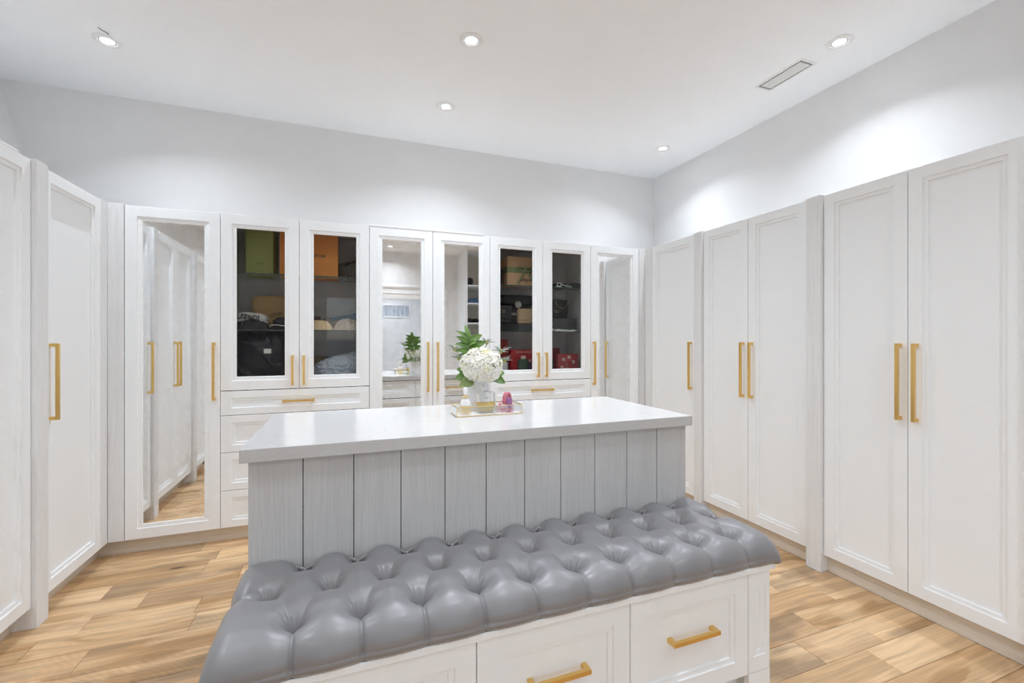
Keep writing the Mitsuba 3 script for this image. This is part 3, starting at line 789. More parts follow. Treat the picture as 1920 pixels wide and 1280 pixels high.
def soft_bag(w, d, h, seed, p=4.0, amp=0.06, freq=2.2, crease=0.03):
    def folds(v):
        q = meshkit.fbm(v * np.array([2.6, 1.2, 1.4]) + seed, 3, seed)
        r = np.abs(np.sin(q * 16)) ** 3
        return v * (1 - crease * r[:, None])
    return blob(w, d, h, seed, p=p, amp=amp, freq=freq, folds=folds, sub=5)
t = thing('dust_bag', 'tan cloth bag with dark lettering standing on the middle left shelf', 'dust bag')
put('body', xf(soft_bag(0.29, 0.12, 0.245, 51, p=6), rot=(0, 0, 0), loc=(-0.482, 3.575, S1)), 'm_tancloth', t, smooth=60)
put('lettering', text('LOUIS VUITTON', 0.020, (-0.405, 3.513, 1.494), rot=13), 'm_black', t, label='dark lettering')
t = thing('dust_bag', 'white cloth bag with black lettering lying on the middle left shelf', 'dust bag')
put('body', xf(soft_bag(0.185, 0.10, 0.118, 53, p=4, crease=0.06), rot=(0, 6, 0), loc=(-0.612, 3.455, S1)), 'm_whitecloth', t, smooth=60)
put('lettering', text('FENDI', 0.027, (-0.610, 3.402, 1.452), rot=-7, bold=True), 'm_black', t, label='black lettering')
t = thing('lace_garment', 'crumpled black lace garment at the front of the middle left shelf', 'garment')
put('body', heap(0.215, 0.11, 0.075, 61, (-0.600, 3.375, S1), folds=9), 'm_black', t, smooth=40)
rg = np.random.default_rng(5)
pts = []
for k in range(26):
    x = -0.69 + 0.19 * k / 25
    pts.append((x, 3.335 + 0.01 * rg.random(), S1 + 0.075 - 0.0018 * k + 0.012 * rg.random()))
put('lace_edge', tube(pts, 0.0022, 5), 'm_black', t, smooth=True)
t = thing('cap', 'black cap with white trim lying on the middle shelf beside the left door handles', 'cap')
put('crown', blob(0.135, 0.15, 0.088, 63, p=2.4, amp=0.08, loc=(-0.412, 3.44, S1 + 0.002)), 'm_black', t, smooth=60)
brim = [(-0.484 + 0.0, 3.362, S1 + 0.014), (-0.488, 3.356, S1 + 0.022), (-0.478, 3.352, S1 + 0.031), (-0.45, 3.350, S1 + 0.033), (-0.41, 3.349, S1 + 0.028), (-0.37, 3.349, S1 + 0.026), (-0.35, 3.352, S1 + 0.03)]
put('brim', cbox(-0.484, -0.345, 3.353, 3.40, S1 + 0.001, S1 + 0.024, 0.006), 'm_black', t)
put('trim', tube(brim, 0.0032), 'm_white', t, smooth=True, label='white edge trim')
# the big drawstring bag on the floor of the cabinet
def drawstring(v):
    ang = np.arctan2(v[:, 1], v[:, 0])
    top = np.clip((v[:, 2] - 0.1) / 0.9, 0, 1)
    return v * (1 + 0.05 * top * np.cos(ang * 15 + 3 * v[:, 2]))[:, None] * np.array([1, 1, 1])
t = thing('drawstring_bag', 'large black satin drawstring bag with a white label, behind the far left glass door', 'dust bag')
bb = blob(0.385, 0.27, 0.385, 71, p=2.7, amp=0.035, freq=1.6, folds=drawstring, sub=6)
vv = bb.vertices
fold = np.abs(np.sin((vv[:, 0] * 9 + vv[:, 2] * 13) + 3 * meshkit.fbm(vv * 6, 3, 3))) ** 8
bb.vertices[:, 1] += np.where(vv[:, 1] < 0, -0.022, 0) * fold
bb.apply_translation((-0.545, 3.505, S0))
bb.vertices[:, 2] = np.minimum(bb.vertices[:, 2], S1 - 0.009)
put('body', bb, 'm_blacksatin', t, smooth=60)
ymin = lambda m, x, z, r=0.03: m.vertices[(np.abs(m.vertices[:, 0] - x) < r) & (np.abs(m.vertices[:, 2] - z) < r)][:, 1].min()
put('label_patch', cbox(-0.522, -0.478, ymin(bb, -0.5, 1.222) - 0.004, ymin(bb, -0.5, 1.222) + 0.002, 1.206, 1.238, 0.001), 'm_white', t, label='small white woven label')
put('drawstring', tube([(-0.64, 3.41, 1.335), (-0.59, 3.385, 1.345), (-0.54, 3.375, 1.350), (-0.49, 3.385, 1.343)], 0.003), 'm_black', t, smooth=True)
# right door of the left display cabinet
up_box('small_box', -0.262, -0.190, 3.50, 3.60, S1, 1.468, 'm_brownbox', 'small dark brown box at the back of the middle shelf, above the yellow cloth', turn=12)
single('cloth', heap(0.185, 0.12, 0.072, 81, (-0.185, 3.39, S1), folds=11, ridge=0.9), 'm_beigecloth', 'folded yellow beige cloth at the front of the middle shelf', 'cloth', smooth=40)
single('cloth', heap(0.17, 0.10, 0.098, 83, (-0.12, 3.56, S1), folds=8), 'm_brownbag', 'crumpled grey brown cloth at the back of the middle shelf beside the blue box', 'cloth', smooth=40)
single('cloth', heap(0.185, 0.15, 0.086, 85, (0.000, 3.42, S1), folds=9, ridge=0.6), 'm_taupecloth', 'crumpled taupe cloth bag on the middle shelf in front of the blue box', 'dust bag', smooth=40)
t = thing('shoe_box', 'slanted blue box at the back of the middle shelf, behind the taupe cloth', 'box')
m = cbox(-0.105, 0.115, 3.545, 3.66, 0, 0.058, 0.002)
m.apply_translation((0.105, 0, 0)); m = xf(m, rot=(0, -12, 0)); m.apply_translation((-0.105, 0, S1 + 0.036)); 
put('body', m, 'm_bluebox', t)
put('support', cbox(-0.08, 0.09, 3.56, 3.65, S1, S1 + 0.034, 0.002), 'm_bluebox', t)
single('dust_bag', soft_bag(0.20, 0.16, 0.185, 87, p=3.5, crease=0.05).apply_translation((-0.225 + 0.03, 3.60, S0)), 'm_brownbag', 'brown cloth bag at the bottom of the cabinet, behind the pale blue bag', 'dust bag', smooth=60)
pb = soft_bag(0.40, 0.22, 0.255, 89, p=2.5, crease=0.08, amp=0.10)
v = pb.vertices
v[:, 2] *= np.clip(0.62 + 0.95 * (v[:, 0] + 0.2), 0.30, 1.0)
pb.apply_translation((-0.035, 3.47, S0))
single('dust_bag', pb, 'm_greycloth', 'large pale blue grey cloth bag slumped at the bottom, below the taupe cloth', 'dust bag', smooth=60)

# ------------------------------------------------------------------ things behind the right glass doors
t = up_box('gift_box', 1.236, 1.585, 3.420, 3.58, S2, 1.988, 'm_tanbox', 'tan box tied with an olive ribbon on the upper right shelf')
put('ribbon', cbox(1.2352, 1.5858, 3.4185, 3.5812, 1.852, 1.902, 0.0006), 'm_ribbon', t, label='olive ribbon')
def loop(cx, cz, w, h, sgn):
    a = np.linspace(0, 2 * np.pi, 24)
    return tube(np.stack([cx + sgn * (w / 2 - w / 2 * np.cos(a)), 3.409 - 0.004 * np.sin(a), cz + h / 2 * np.sin(a)], 1), 0.0055, 6, True)
put('bow', cat(loop(1.395, 1.885, 0.085, 0.034, -1), loop(1.395, 1.885, 0.085, 0.034, 1), tube([(1.395, 3.410, 1.885), (1.37, 3.407, 1.845), (1.345, 3.408, 1.80), (1.325, 3.410, 1.765)], 0.007), tube([(1.395, 3.410, 1.885), (1.43, 3.407, 1.84), (1.455, 3.409, 1.79)], 0.007)), 'm_ribbon', t, smooth=50)
put('lettering', text('BURBERRY', 0.019, (1.410, 3.4198, 1.797), bold=True), 'm_black', t, label='dark lettering')
put('lettering', text('LONDON', 0.007, (1.410, 3.4198, 1.776)), 'm_black', t)
single('handbag', soft_bag(0.10, 0.16, 0.155, 91, p=3.2).apply_translation((1.155, 3.50, S2)), 'm_black', 'small dark bag on the upper shelf, left of the tan ribboned box', 'handbag', smooth=60)
# middle shelf
up_box('shoe_box', 1.12, 1.333, 3.42, 3.60, S1, 1.433, 'm_black', 'low black box under the black quilted bag on the middle right shelf')
t = up_box('shoe_box', 1.336, 1.585, 3.425, 3.60, S1, 1.431, 'm_greybox', 'low charcoal box under the beige quilted bag on the middle shelf')
t = up_box('gift_box', 1.255, 1.475, 3.49, 3.60, 1.4345, 1.580, 'm_black', 'black box with white lettering standing behind the beige quilted bag')
put('lettering', text('CHANEL', 0.022, (1.325, 3.4898, 1.516), bold=True), 'm_white', t, label='white lettering')
t = thing('dust_bag', 'folded black cloth bag lying on top of the black lettered box', 'dust bag')
put('body', soft_bag(0.36, 0.14, 0.10, 93, p=3.6).apply_translation((1.36, 3.545, 1.582)), 'm_black', t, smooth=60)

def flap_bag(t, x0, x1, y0, d, z0, z1, bsdf, clasp=None):
    w, h = x1 - x0, z1 - z0
    body = cbox(x0, x1, y0 + 0.006, y0 + d, z0, z1 - 0.004, 0.008)
    put('body', body, bsdf, t, smooth=50)
    prof = [(y0 + d * 0.75, z1 - 0.004), (y0 + 0.012, z1), (y0 + 0.003, z1 - 0.006), (y0, z1 - 0.018), (y0, z1 - 0.74 * h), (y0 + 0.003, z1 - 0.76 * h), (y0 + 0.0055, z1 - 0.74 * h), (y0 + 0.0058, z1 - 0.02), (y0 + 0.012, z1 - 0.0045)]
    m = trimesh.creation.extrude_polygon(Polygon(prof), w - 0.004, engine='earcut')
    v = m.vertices
    m = trimesh.Trimesh(np.stack([v[:, 2] + x0 + 0.002, v[:, 0], v[:, 1]], 1), m.faces, process=False)
    trimesh.repair.fix_normals(m)
    put('flap', m, bsdf, t, smooth=40)
    if clasp is not None:
        def cc(sx):
            a = np.linspace(0.7, 2 * np.pi - 0.7, 18)
            return tube(np.stack([clasp[0] + sx * (0.0045 - 0.0095 * np.cos(a) * -1 * -1), a * 0 + y0 - 0.003, clasp[1] + 0.0095 * np.sin(a)], 1), 0.0022, 6)
        put('clasp', cat(cc(1), cc(-1)), 'm_gold', t, smooth=50, label='gold clasp of two linked rings')
t = thing('handbag', 'black quilted bag with a gold clasp behind the left of the right glass doors', 'handbag')
flap_bag(t, 1.125, 1.283, 3.435, 0.045, 1.4345, 1.583, 'm_blackquilt', (1.207, 1.532))
t = thing('handbag', 'beige quilted flap bag on the charcoal box', 'handbag')
flap_bag(t, 1.340, 1.545, 3.431, 0.05, 1.432, 1.560, 'm_beigequilt')
# camellia brooch resting on the top edge of the black box
def petal_mesh(r, cup, n=5, m=7):
    u, v = np.meshgrid(np.linspace(0, 1, n), np.linspace(-1, 1, m), indexing='ij')
    wd = np.sin(np.pi * (0.12 + 0.80 * u)) ** 0.7 * 0.55
    p = np.stack([u * r, v * wd * r, cup * r * (u ** 2) + 0.15 * r * v ** 2 * u], -1).reshape(-1, 3)
    f = []
    for i in range(n - 1):
        for j in range(m - 1):
            a, b, c, d = i * m + j, (i + 1) * m + j, (i + 1) * m + j + 1, i * m + j + 1
            f += [(a, b, c), (a, c, d)]
    return trimesh.Trimesh(p, np.array(f), process=False)
def aim(m, origin, direction, spin=0.0):
    """turns local z to the given direction"""
    d = np.array(direction, float); d /= np.linalg.norm(d)
    m = xf(m, rot=(0, 0, spin))
    M = trimesh.geometry.align_vectors([0, 0, 1], d)
    m.apply_transform(M); m.apply_translation(origin)
    return m
fl = []
for ring, (cnt, r, cup, off) in enumerate([(7, 0.030, 0.25, 0), (6, 0.024, 0.6, 25), (5, 0.017, 1.1, 10), (3, 0.011, 2.0, 40)]):
    for k in range(cnt):
        fl.append(xf(petal_mesh(r, cup), rot=(0, 0, off + 360 * k / cnt), loc=(0, 0, 0.002 * ring)))
t = thing('camellia', 'white fabric camellia flower above the beige quilted bag', 'flower')
put('petals', aim(cat(*fl), (1.352, 3.478, 1.592), (0, -1, 0.15)), 'm_whitecloth', t, smooth=True)
# bottom
up_box('gift_box', 1.10, 1.268, 3.50, 3.60, S0, 1.302, 'm_darkred', 'tall dark red box at the bottom of the cabinet, partly behind the flowers')
up_box('small_box', 1.12, 1.232, 3.40, 3.44, S0, 1.112, 'm_white', 'small white box standing in front of the tall dark red box')
t = up_box('gift_box', 1.282, 1.56, 3.45, 3.52, S0, 1.213, 'm_red', 'bright red box with pale lettering at the bottom, behind the green bottle')
put('lettering', text('GIORGIO ARMANI', 0.0125, (1.398, 3.4498, 1.194), bold=True), 'm_pinkcap', t, label='pale lettering')
t = thing('perfume_bottle', 'dark green square perfume bottle with a pale cap, before the bright red box', 'perfume bottle')
put('body', cbox(1.318, 1.405, 3.37, 3.405, S0, 1.138, 0.004), 'm_greenbottle', t)
put('cap', cbox(1.344, 1.382, 3.374, 3.401, 1.138, 1.166, 0.002), 'm_pinkcap', t, label='pale pink cap')
t = thing('perfume_bottle', 'slim navy perfume bottle beside the dark green one', 'perfume bottle')
put('body', lathe([(0, 0), (0.011, 0.001), (0.0125, 0.01), (0.0125, 0.115), (0.008, 0.125), (0, 0.125)], 24).apply_translation((1.424, 3.385, S0)), 'm_navybottle', t, smooth=40)
put('cap', lathe([(0, 0.125), (0.005, 0.1255), (0.005, 0.147), (0, 0.148)], 20).apply_translation((1.424, 3.385, S0)), 'm_chrome', t, smooth=40)
# far right door: upper shelf
t = thing('ribbon_bundle', 'black bag with white ribbon on the upper shelf, left of the dark case', 'garment')
put('body', heap(0.13, 0.12, 0.05, 101, (1.70, 3.44, S2), folds=7), 'm_black', t, smooth=40)
a = np.linspace(0, 2 * np.pi, 20)
put('ribbon', cat(tube(np.stack([1.688 + 0.020 * np.cos(a), 3.372 + 0 * a, S2 + 0.028 + 0.014 * np.sin(a)], 1), 0.0035, 6, True), tube([(1.655, 3.368, S2 + 0.014), (1.68, 3.366, S2 + 0.008), (1.712, 3.368, S2 + 0.006)], 0.004), tube([(1.70, 3.37, S2 + 0.03), (1.73, 3.366, S2 + 0.022), (1.80, 3.362, S2 + 0.010)], 0.0035)), 'm_white', t, smooth=50, label='white ribbon')
single('glasses_case', blob(0.165, 0.10, 0.058, 103, p=4, amp=0.05, loc=(1.848, 3.46, S2)), 'm_greybox', 'dark flat case on the upper shelf, right of the white ribbon', 'case', smooth=50)
single('small_box', cbox(1.735, 1.80, 3.56, 3.64, S2, S2 + 0.052, 0.002), 'm_tancloth', 'small brown box at the back of the upper shelf behind the dark case', 'box')
# middle
t = up_box('shoe_box', 1.602, 1.800, 3.425, 3.60, S1, 1.484, 'm_greybox', 'charcoal box under the black chain bag behind the far right glass door')
up_box('shoe_box', 1.804, 1.892, 3.440, 3.60, S1, 1.486, 'm_greybox', 'narrow dark box at the right end of the middle shelf')
t = thing('handbag', 'black quilted chain bag with a gold clasp behind the far right glass door', 'handbag')
flap_bag(t, 1.625, 1.830, 3.485, 0.06, 1.487, 1.650, 'm_blackquilt', (1.712, 1.545))
a = np.linspace(math.pi * 1.02, math.pi * 1.98, 26)
ch = np.stack([1.765 + 0.062 * np.cos(a), 3.480 + 0 * a - 0.002, 1.648 + 0.075 * np.sin(a)], 1)
lk = []
for k in range(len(ch) - 1):
    c = (ch[k] + ch[k + 1]) / 2; d = ch[k + 1] - ch[k]; L_ = np.linalg.norm(d) * 0.72; d /= np.linalg.norm(d)
    e = np.array([0, -1.0, 0]) if k % 2 else np.cross(d, [0, 1, 0])
    b = np.linspace(0, 2 * np.pi, 10, endpoint=False)
    lk.append(tube(c + L_ * np.cos(b)[:, None] * d + 0.0032 * np.sin(b)[:, None] * e, 0.0011, 5, True))
put('chain', cat(*lk), 'm_gold', t, smooth=True, label='thin gold chain')
t = thing('scarf', 'twisted white scarf at the front edge of the middle right shelf', 'scarf')
put('body', cat(*[tube(np.stack([np.linspace(1.600, 1.845 - 0.03 * k, 30), 3.352 + 0.010 * np.sin(np.linspace(0, 9, 30) + 2 * k), S1 + 0.0075 + 0.013 * np.clip(1 - np.linspace(0, 1.15, 30), 0, 1) * (k / 2) + 0.004 * np.sin(np.linspace(0, 14, 30) + k)], 1), 0.0068 - 0.001 * k) for k in range(3)]), 'm_white', t, smooth=True)
# bottom
up_box('gift_box', 1.615, 1.795, 3.58, 3.66, S0, 1.222, 'm_darkred', 'dark red box at the back of the bottom, behind the set with white squares')
single('cup', lathe([(0, 0), (0.018, 0.0), (0.021, 0.01), (0.0225, 0.138), (0.020, 0.140), (0.019, 0.02), (0, 0.015)], 28).apply_translation((1.653, 3.46, S0)), 'm_greybox', 'grey cylindrical holder at the bottom left of the far right glass door', 'cup', smooth=40)
t = up_box('gift_set', 1.690, 1.882, 3.40, 3.45, S0, 1.175, 'm_maroon', 'red gift set with three white squares and gold arcs behind the far right glass door')
yf = 3.3992
for x, z in ((1.742, 1.130), (1.796, 1.148), (1.838, 1.106)):
    q = put('square', cbox(x - 0.0125, x + 0.0125, yf - 0.0012, yf + 0.0008, z - 0.0115, z + 0.0115, 0.0005), 'm_whitecloth', t, label='white square')
    put('mark', box(x - 0.005, x + 0.005, yf - 0.0018, yf - 0.0012, z - 0.003, z + 0.003), 'm_brownbox', q)
put('tag', cbox(1.716, 1.742, yf - 0.001, yf + 0.0008, 1.055, 1.075, 0.0004), 'm_pinkcap', t)
def arc(cx, cz, r, a0, a1, n=24, w=0.0011):
    a = np.radians(np.linspace(a0, a1, n))
    return tube(np.stack([cx + r * np.cos(a), a * 0 + yf, cz + r * np.sin(a)], 1), w, 5)
put('arcs', cat(arc(1.788, 1.075, 0.066, 15, 130), arc(1.788, 1.070, 0.054, 20, 135), tube([(1.752, yf, 1.035), (1.772, yf, 1.105), (1.785, yf, 1.045)], 0.0014, 5), tube([(1.765, yf, 1.035), (1.776, yf, 1.085), (1.795, yf, 1.04)], 0.0012, 5), tube([(1.75, yf, 1.012), (1.84, yf, 1.014)], 0.0009, 5)), 'm_pinkcap', t, smooth=True, label='pale gold line drawing')

# ------------------------------------------------------------------ tray and bottles on the island
ZI = 0.955
t = thing('tray', 'fluted glass tray with gold edges holding perfume bottles on the white countertop', 'tray')
TX0, TX1, TY0, TY1, TH = 0.456, 0.766, 1.918, 2.031, 0.042
e = 0.0014
def edge(p, q): return tube(np.array([p, q], float), e * 1.25, 6)
C = [(TX0, TY0), (TX1, TY0), (TX1, TY1), (TX0, TY1)]
fr = []
for k in range(4):
    a, b = C[k], C[(k + 1) % 4]
    for z in (ZI + e * 1.3, ZI + TH):
        fr.append(edge((*a, z), (*b, z)))
    fr.append(edge((*a, ZI + e), (*a, ZI + TH)))
put('frame', cat(*fr), 'm_gold', t, smooth=50, label='thin gold edges')
put('base', box(TX0 + 0.002, TX1 - 0.002, TY0 + 0.002, TY1 - 0.002, ZI + 0.0003, ZI + 0.0028), 'm_white', t)
def fluted(length, n):
    x = np.linspace(0, length, n * 8 + 1)
    y = -0.0011 * np.abs(np.sin(np.pi * x / length * n))
    poly = Polygon([(a, b) for a, b in zip(x, y - 0.0006)] + [(length, 0.0009), (0, 0.0009)])
    return trimesh.creation.extrude_polygon(poly, TH - 0.006, engine='earcut')
lx, ly = TX1 - TX0 - 0.006, TY1 - TY0 - 0.006
put('pane', fluted(lx, 44).apply_translation((TX0 + 0.003, TY0, ZI + 0.004)), 'm_glass', t, smooth=35)
put('pane', rotz(fluted(lx, 44), 180, (TX1 - 0.003, TY1, ZI + 0.004)), 'm_glass', t, smooth=35)
put('pane', rotz(fluted(ly, 16), -90, (TX0, TY1 - 0.003, ZI + 0.004)), 'm_glass', t, smooth=35)
put('pane', rotz(fluted(ly, 16), 90, (TX1, TY0 + 0.003, ZI + 0.004)), 'm_glass', t, smooth=35)
ZTR = ZI + 0.003
t = thing('perfume_bottle', 'round perfume bottle with a gold collar and white cap, at the left of the tray', 'perfume bottle')
bx, by = 0.509, 1.972
put('body', lathe([(0, 0), (0.024, 0.0005), (0.0275, 0.004), (0.0285, 0.014), (0.0285, 0.036), (0.0262, 0.050), (0.021, 0.063), (0.0145, 0.072), (0.0105, 0.076), (0, 0.076)], 48).apply_translation((bx, by, ZTR)), 'm_thinglass', t, smooth=50)
put('perfume', lathe([(0, 0.006), (0.020, 0.006), (0.0245, 0.010), (0.0252, 0.034), (0.0250, 0.036), (0, 0.036)], 40).apply_translation((bx, by, ZTR)), 'm_juice', t, smooth=40, label='amber perfume')
put('shoulder', lathe([(0, 0.040), (0.0252, 0.0405), (0.0238, 0.050), (0.0190, 0.0615), (0.0130, 0.070), (0, 0.0735)], 40).apply_translation((bx, by, ZTR)), 'm_white', t, smooth=40, label='frosted white shoulder')
put('collar', cat(lathe([(0.004, 0.0762), (0.013, 0.0765), (0.0145, 0.080), (0.0125, 0.084), (0.0085, 0.087), (0.004, 0.088)], 32), *[xf(trimesh.creation.icosphere(2, 0.0042), loc=(0.0125 * math.cos(k * math.pi / 3), 0.0125 * math.sin(k * math.pi / 3), 0.081)) for k in range(6)]).apply_translation((bx, by, ZTR)), 'm_gold', t, smooth=40, label='gold collar')
put('cap', lathe([(0, 0.088), (0.0075, 0.088), (0.0085, 0.092), (0.0105, 0.104), (0.0092, 0.116), (0.004, 0.121), (0, 0.1215)], 32).apply_translation((bx, by, ZTR)), 'm_white', t, smooth=50, label='pale cap')
t = thing('perfume_bottle', 'square clear perfume bottle with chrome cap and amber liquid, mid tray', 'perfume bottle')
sx, sy = 0.6075, 1.975
put('body', cbox(sx - 0.042, sx + 0.042, sy - 0.017, sy + 0.017, ZTR, ZTR + 0.098, 0.005), 'm_glass', t)
put('perfume', cbox(sx - 0.036, sx + 0.036, sy - 0.012, sy + 0.012, ZTR + 0.008, ZTR + 0.052, 0.003), 'm_juice', t, label='amber perfume')
put('neck', lathe([(0.004, 0.0982), (0.0095, 0.0982), (0.0095, 0.103), (0.004, 0.103)], 28).apply_translation((sx, sy, ZTR)), 'm_chrome', t, smooth=40)
put('cap', cbox(sx - 0.0115, sx + 0.0115, sy - 0.0115, sy + 0.0115, ZTR + 0.103, ZTR + 0.133, 0.0015), 'm_chrome', t, label='square chrome cap')
put('lettering', text('BOSS', 0.0042, (sx + 0.002, sy - 0.0172, ZTR + 0.071), depth=0.0002, bold=True), 'm_black', t)
t = thing('perfume_bottle', 'small pink and purple ring shaped perfume bottle, at the tray right end', 'perfume bottle')
def ring_band(R, w, th, a0, a1, squash=1.0, n=40):
    a = np.radians(np.linspace(a0, a1, n))
    o = [(R * math.cos(x), R * squash * math.sin(x)) for x in a]
    i = [((R - th) * math.cos(x), (R - th) * squash * math.sin(x)) for x in a[::-1]]
    m = trimesh.creation.extrude_polygon(Polygon(o + i), w, engine='earcut')
    m.apply_translation((0, 0, -w / 2))
    return m
wx, wy = 0.716, 1.975
m = xf(ring_band(0.024, 0.022, 0.005, -60, 200, 1.75), rot=(90, 0, 0)); m = rotz(m, 35)
put('upper_ring', m.apply_translation((wx - 0.002, wy + 0.004, ZTR + 0.0500)), 'm_pink', t, smooth=40, label='pink ring')
m = xf(ring_band(0.020, 0.012, 0.005, 0, 359, 1.2), rot=(90, 0, 0)); m = xf(m, rot=(0, 0, 68))
put('lower_ring', m.apply_translation((wx - 0.040, wy - 0.006, ZTR + 0.0245)), 'm_pink', t, smooth=40)
put('body', xf(cbox(-0.0145, 0.0145, -0.007, 0.007, 0.0, 0.050, 0.005), rot=(-6, 0, 0), loc=(wx + 0.001, wy - 0.022, ZTR + 0.018)), 'm_purple', t, label='purple glass body')
put('foot', cbox(wx - 0.017, wx + 0.017, wy - 0.030, wy + 0.012, ZTR, ZTR + 0.018, 0.004), 'm_pink', t)

# ------------------------------------------------------------------ flowers
PX, PY = 0.627, 2.215
single('plant_pot', lathe([(0, 0.0), (0.052, 0.0), (0.055, 0.003), (0.0700, 0.134), (0.0690, 0.137), (0.0660, 0.135), (0.0630, 0.112), (0, 0.112)], 64).apply_translation((PX, PY, ZI)), 'm_pot', 'white tapered pot holding the flowers behind the perfume tray', 'pot', smooth=40)
def leaf_mesh(l, w, bend=0.25, fold=0.25, n=9, m=7):
    u, v = np.meshgrid(np.linspace(0, 1, n), np.linspace(-1, 1, m), indexing='ij')
    wd = w / 2 * np.sin(np.pi * np.clip(u, 0.001, 0.999) ** 0.85) ** 0.9
    x = u * l * (1 - 0.15 * bend * u)
    z = -bend * l * u ** 2 + fold * np.abs(v) * wd * 1.0
    p = np.stack([x, v * wd, z], -1).reshape(-1, 3)
    uv = np.stack([u, (v + 1) / 2], -1).reshape(-1, 2)
    f = []
    for i in range(n - 1):
        for j in range(m - 1):
            a, b, c, d = i * m + j, (i + 1) * m + j, (i + 1) * m + j + 1, i * m + j + 1
            f += [(a, b, c), (a, c, d)]
    return trimesh.Trimesh(p, np.array(f), process=False), uv
def put_leaf(parent, base, direc, upv, l, w, bend=0.25, bsdf='m_leaf', fold=0.25):
    m, uv = leaf_mesh(l, w, bend, fold)
    d = np.array(direc, float); d /= np.linalg.norm(d)
    uu = np.array(upv, float); uu -= d * (uu @ d); uu /= np.linalg.norm(uu)
    R3 = np.stack([d, np.cross(uu, d), uu], 1)
    m.vertices[:] = m.vertices @ R3.T + np.array(base)
    put('leaf', m, bsdf, parent, smooth=True, uv=uv)
rf = np.random.default_rng(21)
# leafy branch
t = thing('leafy_branch', 'tall glossy green leafy branch at the top of the flower arrangement', 'branch')
st = np.array([(0.624, 2.225, 1.068), (0.615, 2.228, 1.17), (0.600, 2.232, 1.25), (0.592, 2.236, 1.312)])
sp = np.stack([np.interp(np.linspace(0, 3, 20), range(4), st[:, k]) for k in range(3)], 1)
put('stem', tube(sp, np.linspace(0.0035, 0.0015, 20)), 'm_stem', t, smooth=True)
LV = [(0.98, (-0.1, 0.05, 1.0), 0.075, 0.026), (0.95, (-0.75, -0.2, 0.75), 0.072, 0.024), (0.93, (0.75, -0.25, 0.45), 0.075, 0.030), (0.90, (0.35, 0.6, 0.8), 0.066, 0.026),
      (0.86, (-0.8, -0.3, 0.45), 0.070, 0.025), (0.84, (0.8, 0.1, 0.75), 0.085, 0.030), (0.82, (0.1, -0.9, 0.3), 0.060, 0.028), (0.79, (-0.7, 0.5, 0.6), 0.068, 0.026),
      (0.76, (-0.9, -0.25, 0.30), 0.075, 0.028), (0.74, (0.9, -0.2, 0.30), 0.090, 0.030), (0.70, (0.3, -0.85, 0.25), 0.066, 0.030), (0.68, (0.5, 0.7, 0.4), 0.072, 0.028),
      (0.66, (-0.8, -0.45, 0.12), 0.080, 0.028), (0.62, (-0.6, 0.7, 0.3), 0.074, 0.028), (0.60, (0.85, -0.1, 0.1), 0.085, 0.028), (0.56, (-0.85, -0.2, 0.0), 0.078, 0.027),
      (0.53, (-0.2, 0.95, 0.3), 0.078, 0.028), (0.48, (0.6, 0.75, 0.2), 0.08, 0.028), (0.45, (-0.75, 0.6, 0.1), 0.08, 0.028)]
for s_, d, l, w in LV:
    b = sp[min(19, int(s_ * 19))]
    put_leaf(t, b, d, (rf.normal() * 0.25, -1.0 + rf.normal() * 0.25, 0.45), l * 1.08, w * 1.25, 0.15 + 0.25 * rf.random())
# hydrangea
t = thing('hydrangea', 'big round white hydrangea bloom over the front of the pot', 'flower')
HC, HR = np.array([0.637, 2.145, 1.168]), np.array([0.098, 0.085, 0.080])
put('stem', tube(np.array([(0.628, 2.20, 1.068), (0.632, 2.18, 1.10), (0.637, 2.155, 1.14)]), 0.004), 'm_stem', t, smooth=True)
core = trimesh.creation.icosphere(3); core.vertices[:] = core.vertices * HR * 0.80 + HC
put('core', core, 'm_petalcream', t, smooth=True)
def floret(r):
    ps = [xf(petal_mesh(r, 0.28, 4, 5), rot=(0, 0, 90 * k + 8 * k)) for k in range(4)]
    c = trimesh.creation.icosphere(1, r * 0.14); c.apply_translation((0, 0, r * 0.08))
    return cat(*ps), c
whites, creams = [], []
N = 210
for k in range(N):
    z = 1 - 1.82 * (k + 0.5) / N
    ph = k * 2.399963
    d = np.array([math.sqrt(max(0, 1 - z * z)) * math.cos(ph), math.sqrt(max(0, 1 - z * z)) * math.sin(ph), z])
    lump = 0.90 + 0.16 * meshkit.fbm(d[None] * 2.2 + 4, 2, 6)[0] + 0.04 * rf.random()
    p = HC + d * HR * lump
    nrm = d / HR; nrm /= np.linalg.norm(nrm); nrm += rf.normal(size=3) * 0.28
    m, c = floret(0.0165 + 0.004 * rf.random())
    sp_ = 360 * rf.random()
    (creams if rf.random() < 0.10 else whites).append(aim(m, p, nrm, sp_))
    creams.append(aim(c, p, nrm, sp_))
put('florets', cat(*whites), 'm_petal', t, smooth=True, kind='stuff')
put('floret_centres', cat(*creams), 'm_petalcream', t, smooth=True, kind='stuff')
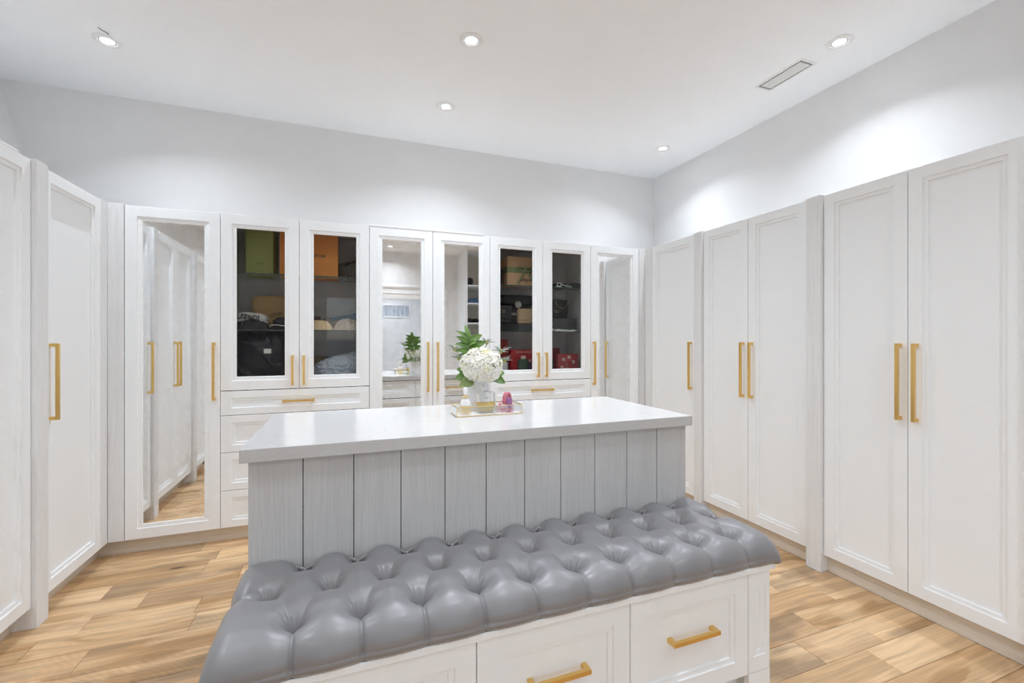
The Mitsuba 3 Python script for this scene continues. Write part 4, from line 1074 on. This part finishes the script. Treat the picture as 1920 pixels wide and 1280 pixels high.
for base, d, l, w, mtl in [((0.585, 2.15, 1.115), (-0.9, -0.2, 0.05), 0.085, 0.060, 'm_leaf'), ((0.590, 2.14, 1.10), (-0.65, -0.55, -0.12), 0.095, 0.062, 'm_leafpale'), ((0.585, 2.16, 1.135), (-0.95, 0.0, 0.35), 0.075, 0.050, 'm_leaf'),
                           ((0.685, 2.14, 1.110), (0.9, -0.3, -0.25), 0.085, 0.050, 'm_leaf'), ((0.690, 2.15, 1.125), (0.95, -0.1, 0.15), 0.078, 0.050, 'm_leaf'), ((0.62, 2.27, 1.10), (-0.4, 0.8, 0.15), 0.085, 0.06, 'm_leaf'),
                           ((0.65, 2.27, 1.10), (0.5, 0.8, 0.1), 0.085, 0.06, 'm_leafpale'), ((0.60, 2.25, 1.11), (-0.8, 0.5, 0.0), 0.085, 0.055, 'm_leafpale'), ((0.68, 2.24, 1.115), (0.8, 0.5, 0.3), 0.080, 0.05, 'm_leaf')]:
    put_leaf(t, base, d, (0, -0.9, 0.5), l, w, 0.3, mtl)
# thistles
def thistle(tip, base, lab, r=0.046):
    t = thing('sea_holly', lab, 'flower', None)
    tip, base = np.array(tip), np.array(base)
    s = np.linspace(0, 1, 10)[:, None]
    put('stem', tube(base * (1 - s) + tip * s + np.array([0, 0, 0.02]) * np.sin(s * 3.14), 0.0016), 'm_stem', t, smooth=True)
    c = trimesh.creation.icosphere(2, 0.0095); c.vertices[:, 2] *= 1.35; c.apply_translation(tip)
    put('core', c, 'm_thistlecore', t, smooth=True)
    ax = tip - base; ax /= np.linalg.norm(ax)
    for k in range(20):
        ph = k * 2.399963; el = rf.uniform(-0.1, 0.75)
        d = np.array([math.cos(ph) * math.cos(el), math.sin(ph) * math.cos(el), math.sin(el)])
        l = r * rf.uniform(0.75, 1.15)
        p = [tip + d * 0.006, tip + d * l * 0.5 + np.array([0, 0, 0.003]), tip + d * l]
        put('bract', tube(np.array(p), np.array([0.0026, 0.0020, 0.0003]), 5), 'm_thistle', t, smooth=True)
        q = p[1]; side = np.cross(d, [0, 0, 1.0]); side /= np.linalg.norm(side) + 1e-9
thistle((0.512, 2.20, 1.252), (0.60, 2.21, 1.068), 'spiky grey green sea holly at the left of the arrangement', 0.05)
thistle((0.692, 2.23, 1.285), (0.645, 2.23, 1.068), 'spiky sea holly standing behind the hydrangea, right of the leafy branch')
thistle((0.757, 2.19, 1.238), (0.66, 2.21, 1.068), 'spiky grey sea holly at the right of the arrangement, upper one', 0.054)
thistle((0.765, 2.16, 1.190), (0.66, 2.20, 1.068), 'spiky grey sea holly at the right of the arrangement, lower one', 0.046)
thistle((0.535, 2.215, 1.205), (0.61, 2.22, 1.068), 'spiky sea holly low at the left, beneath the leafy branch', 0.042)
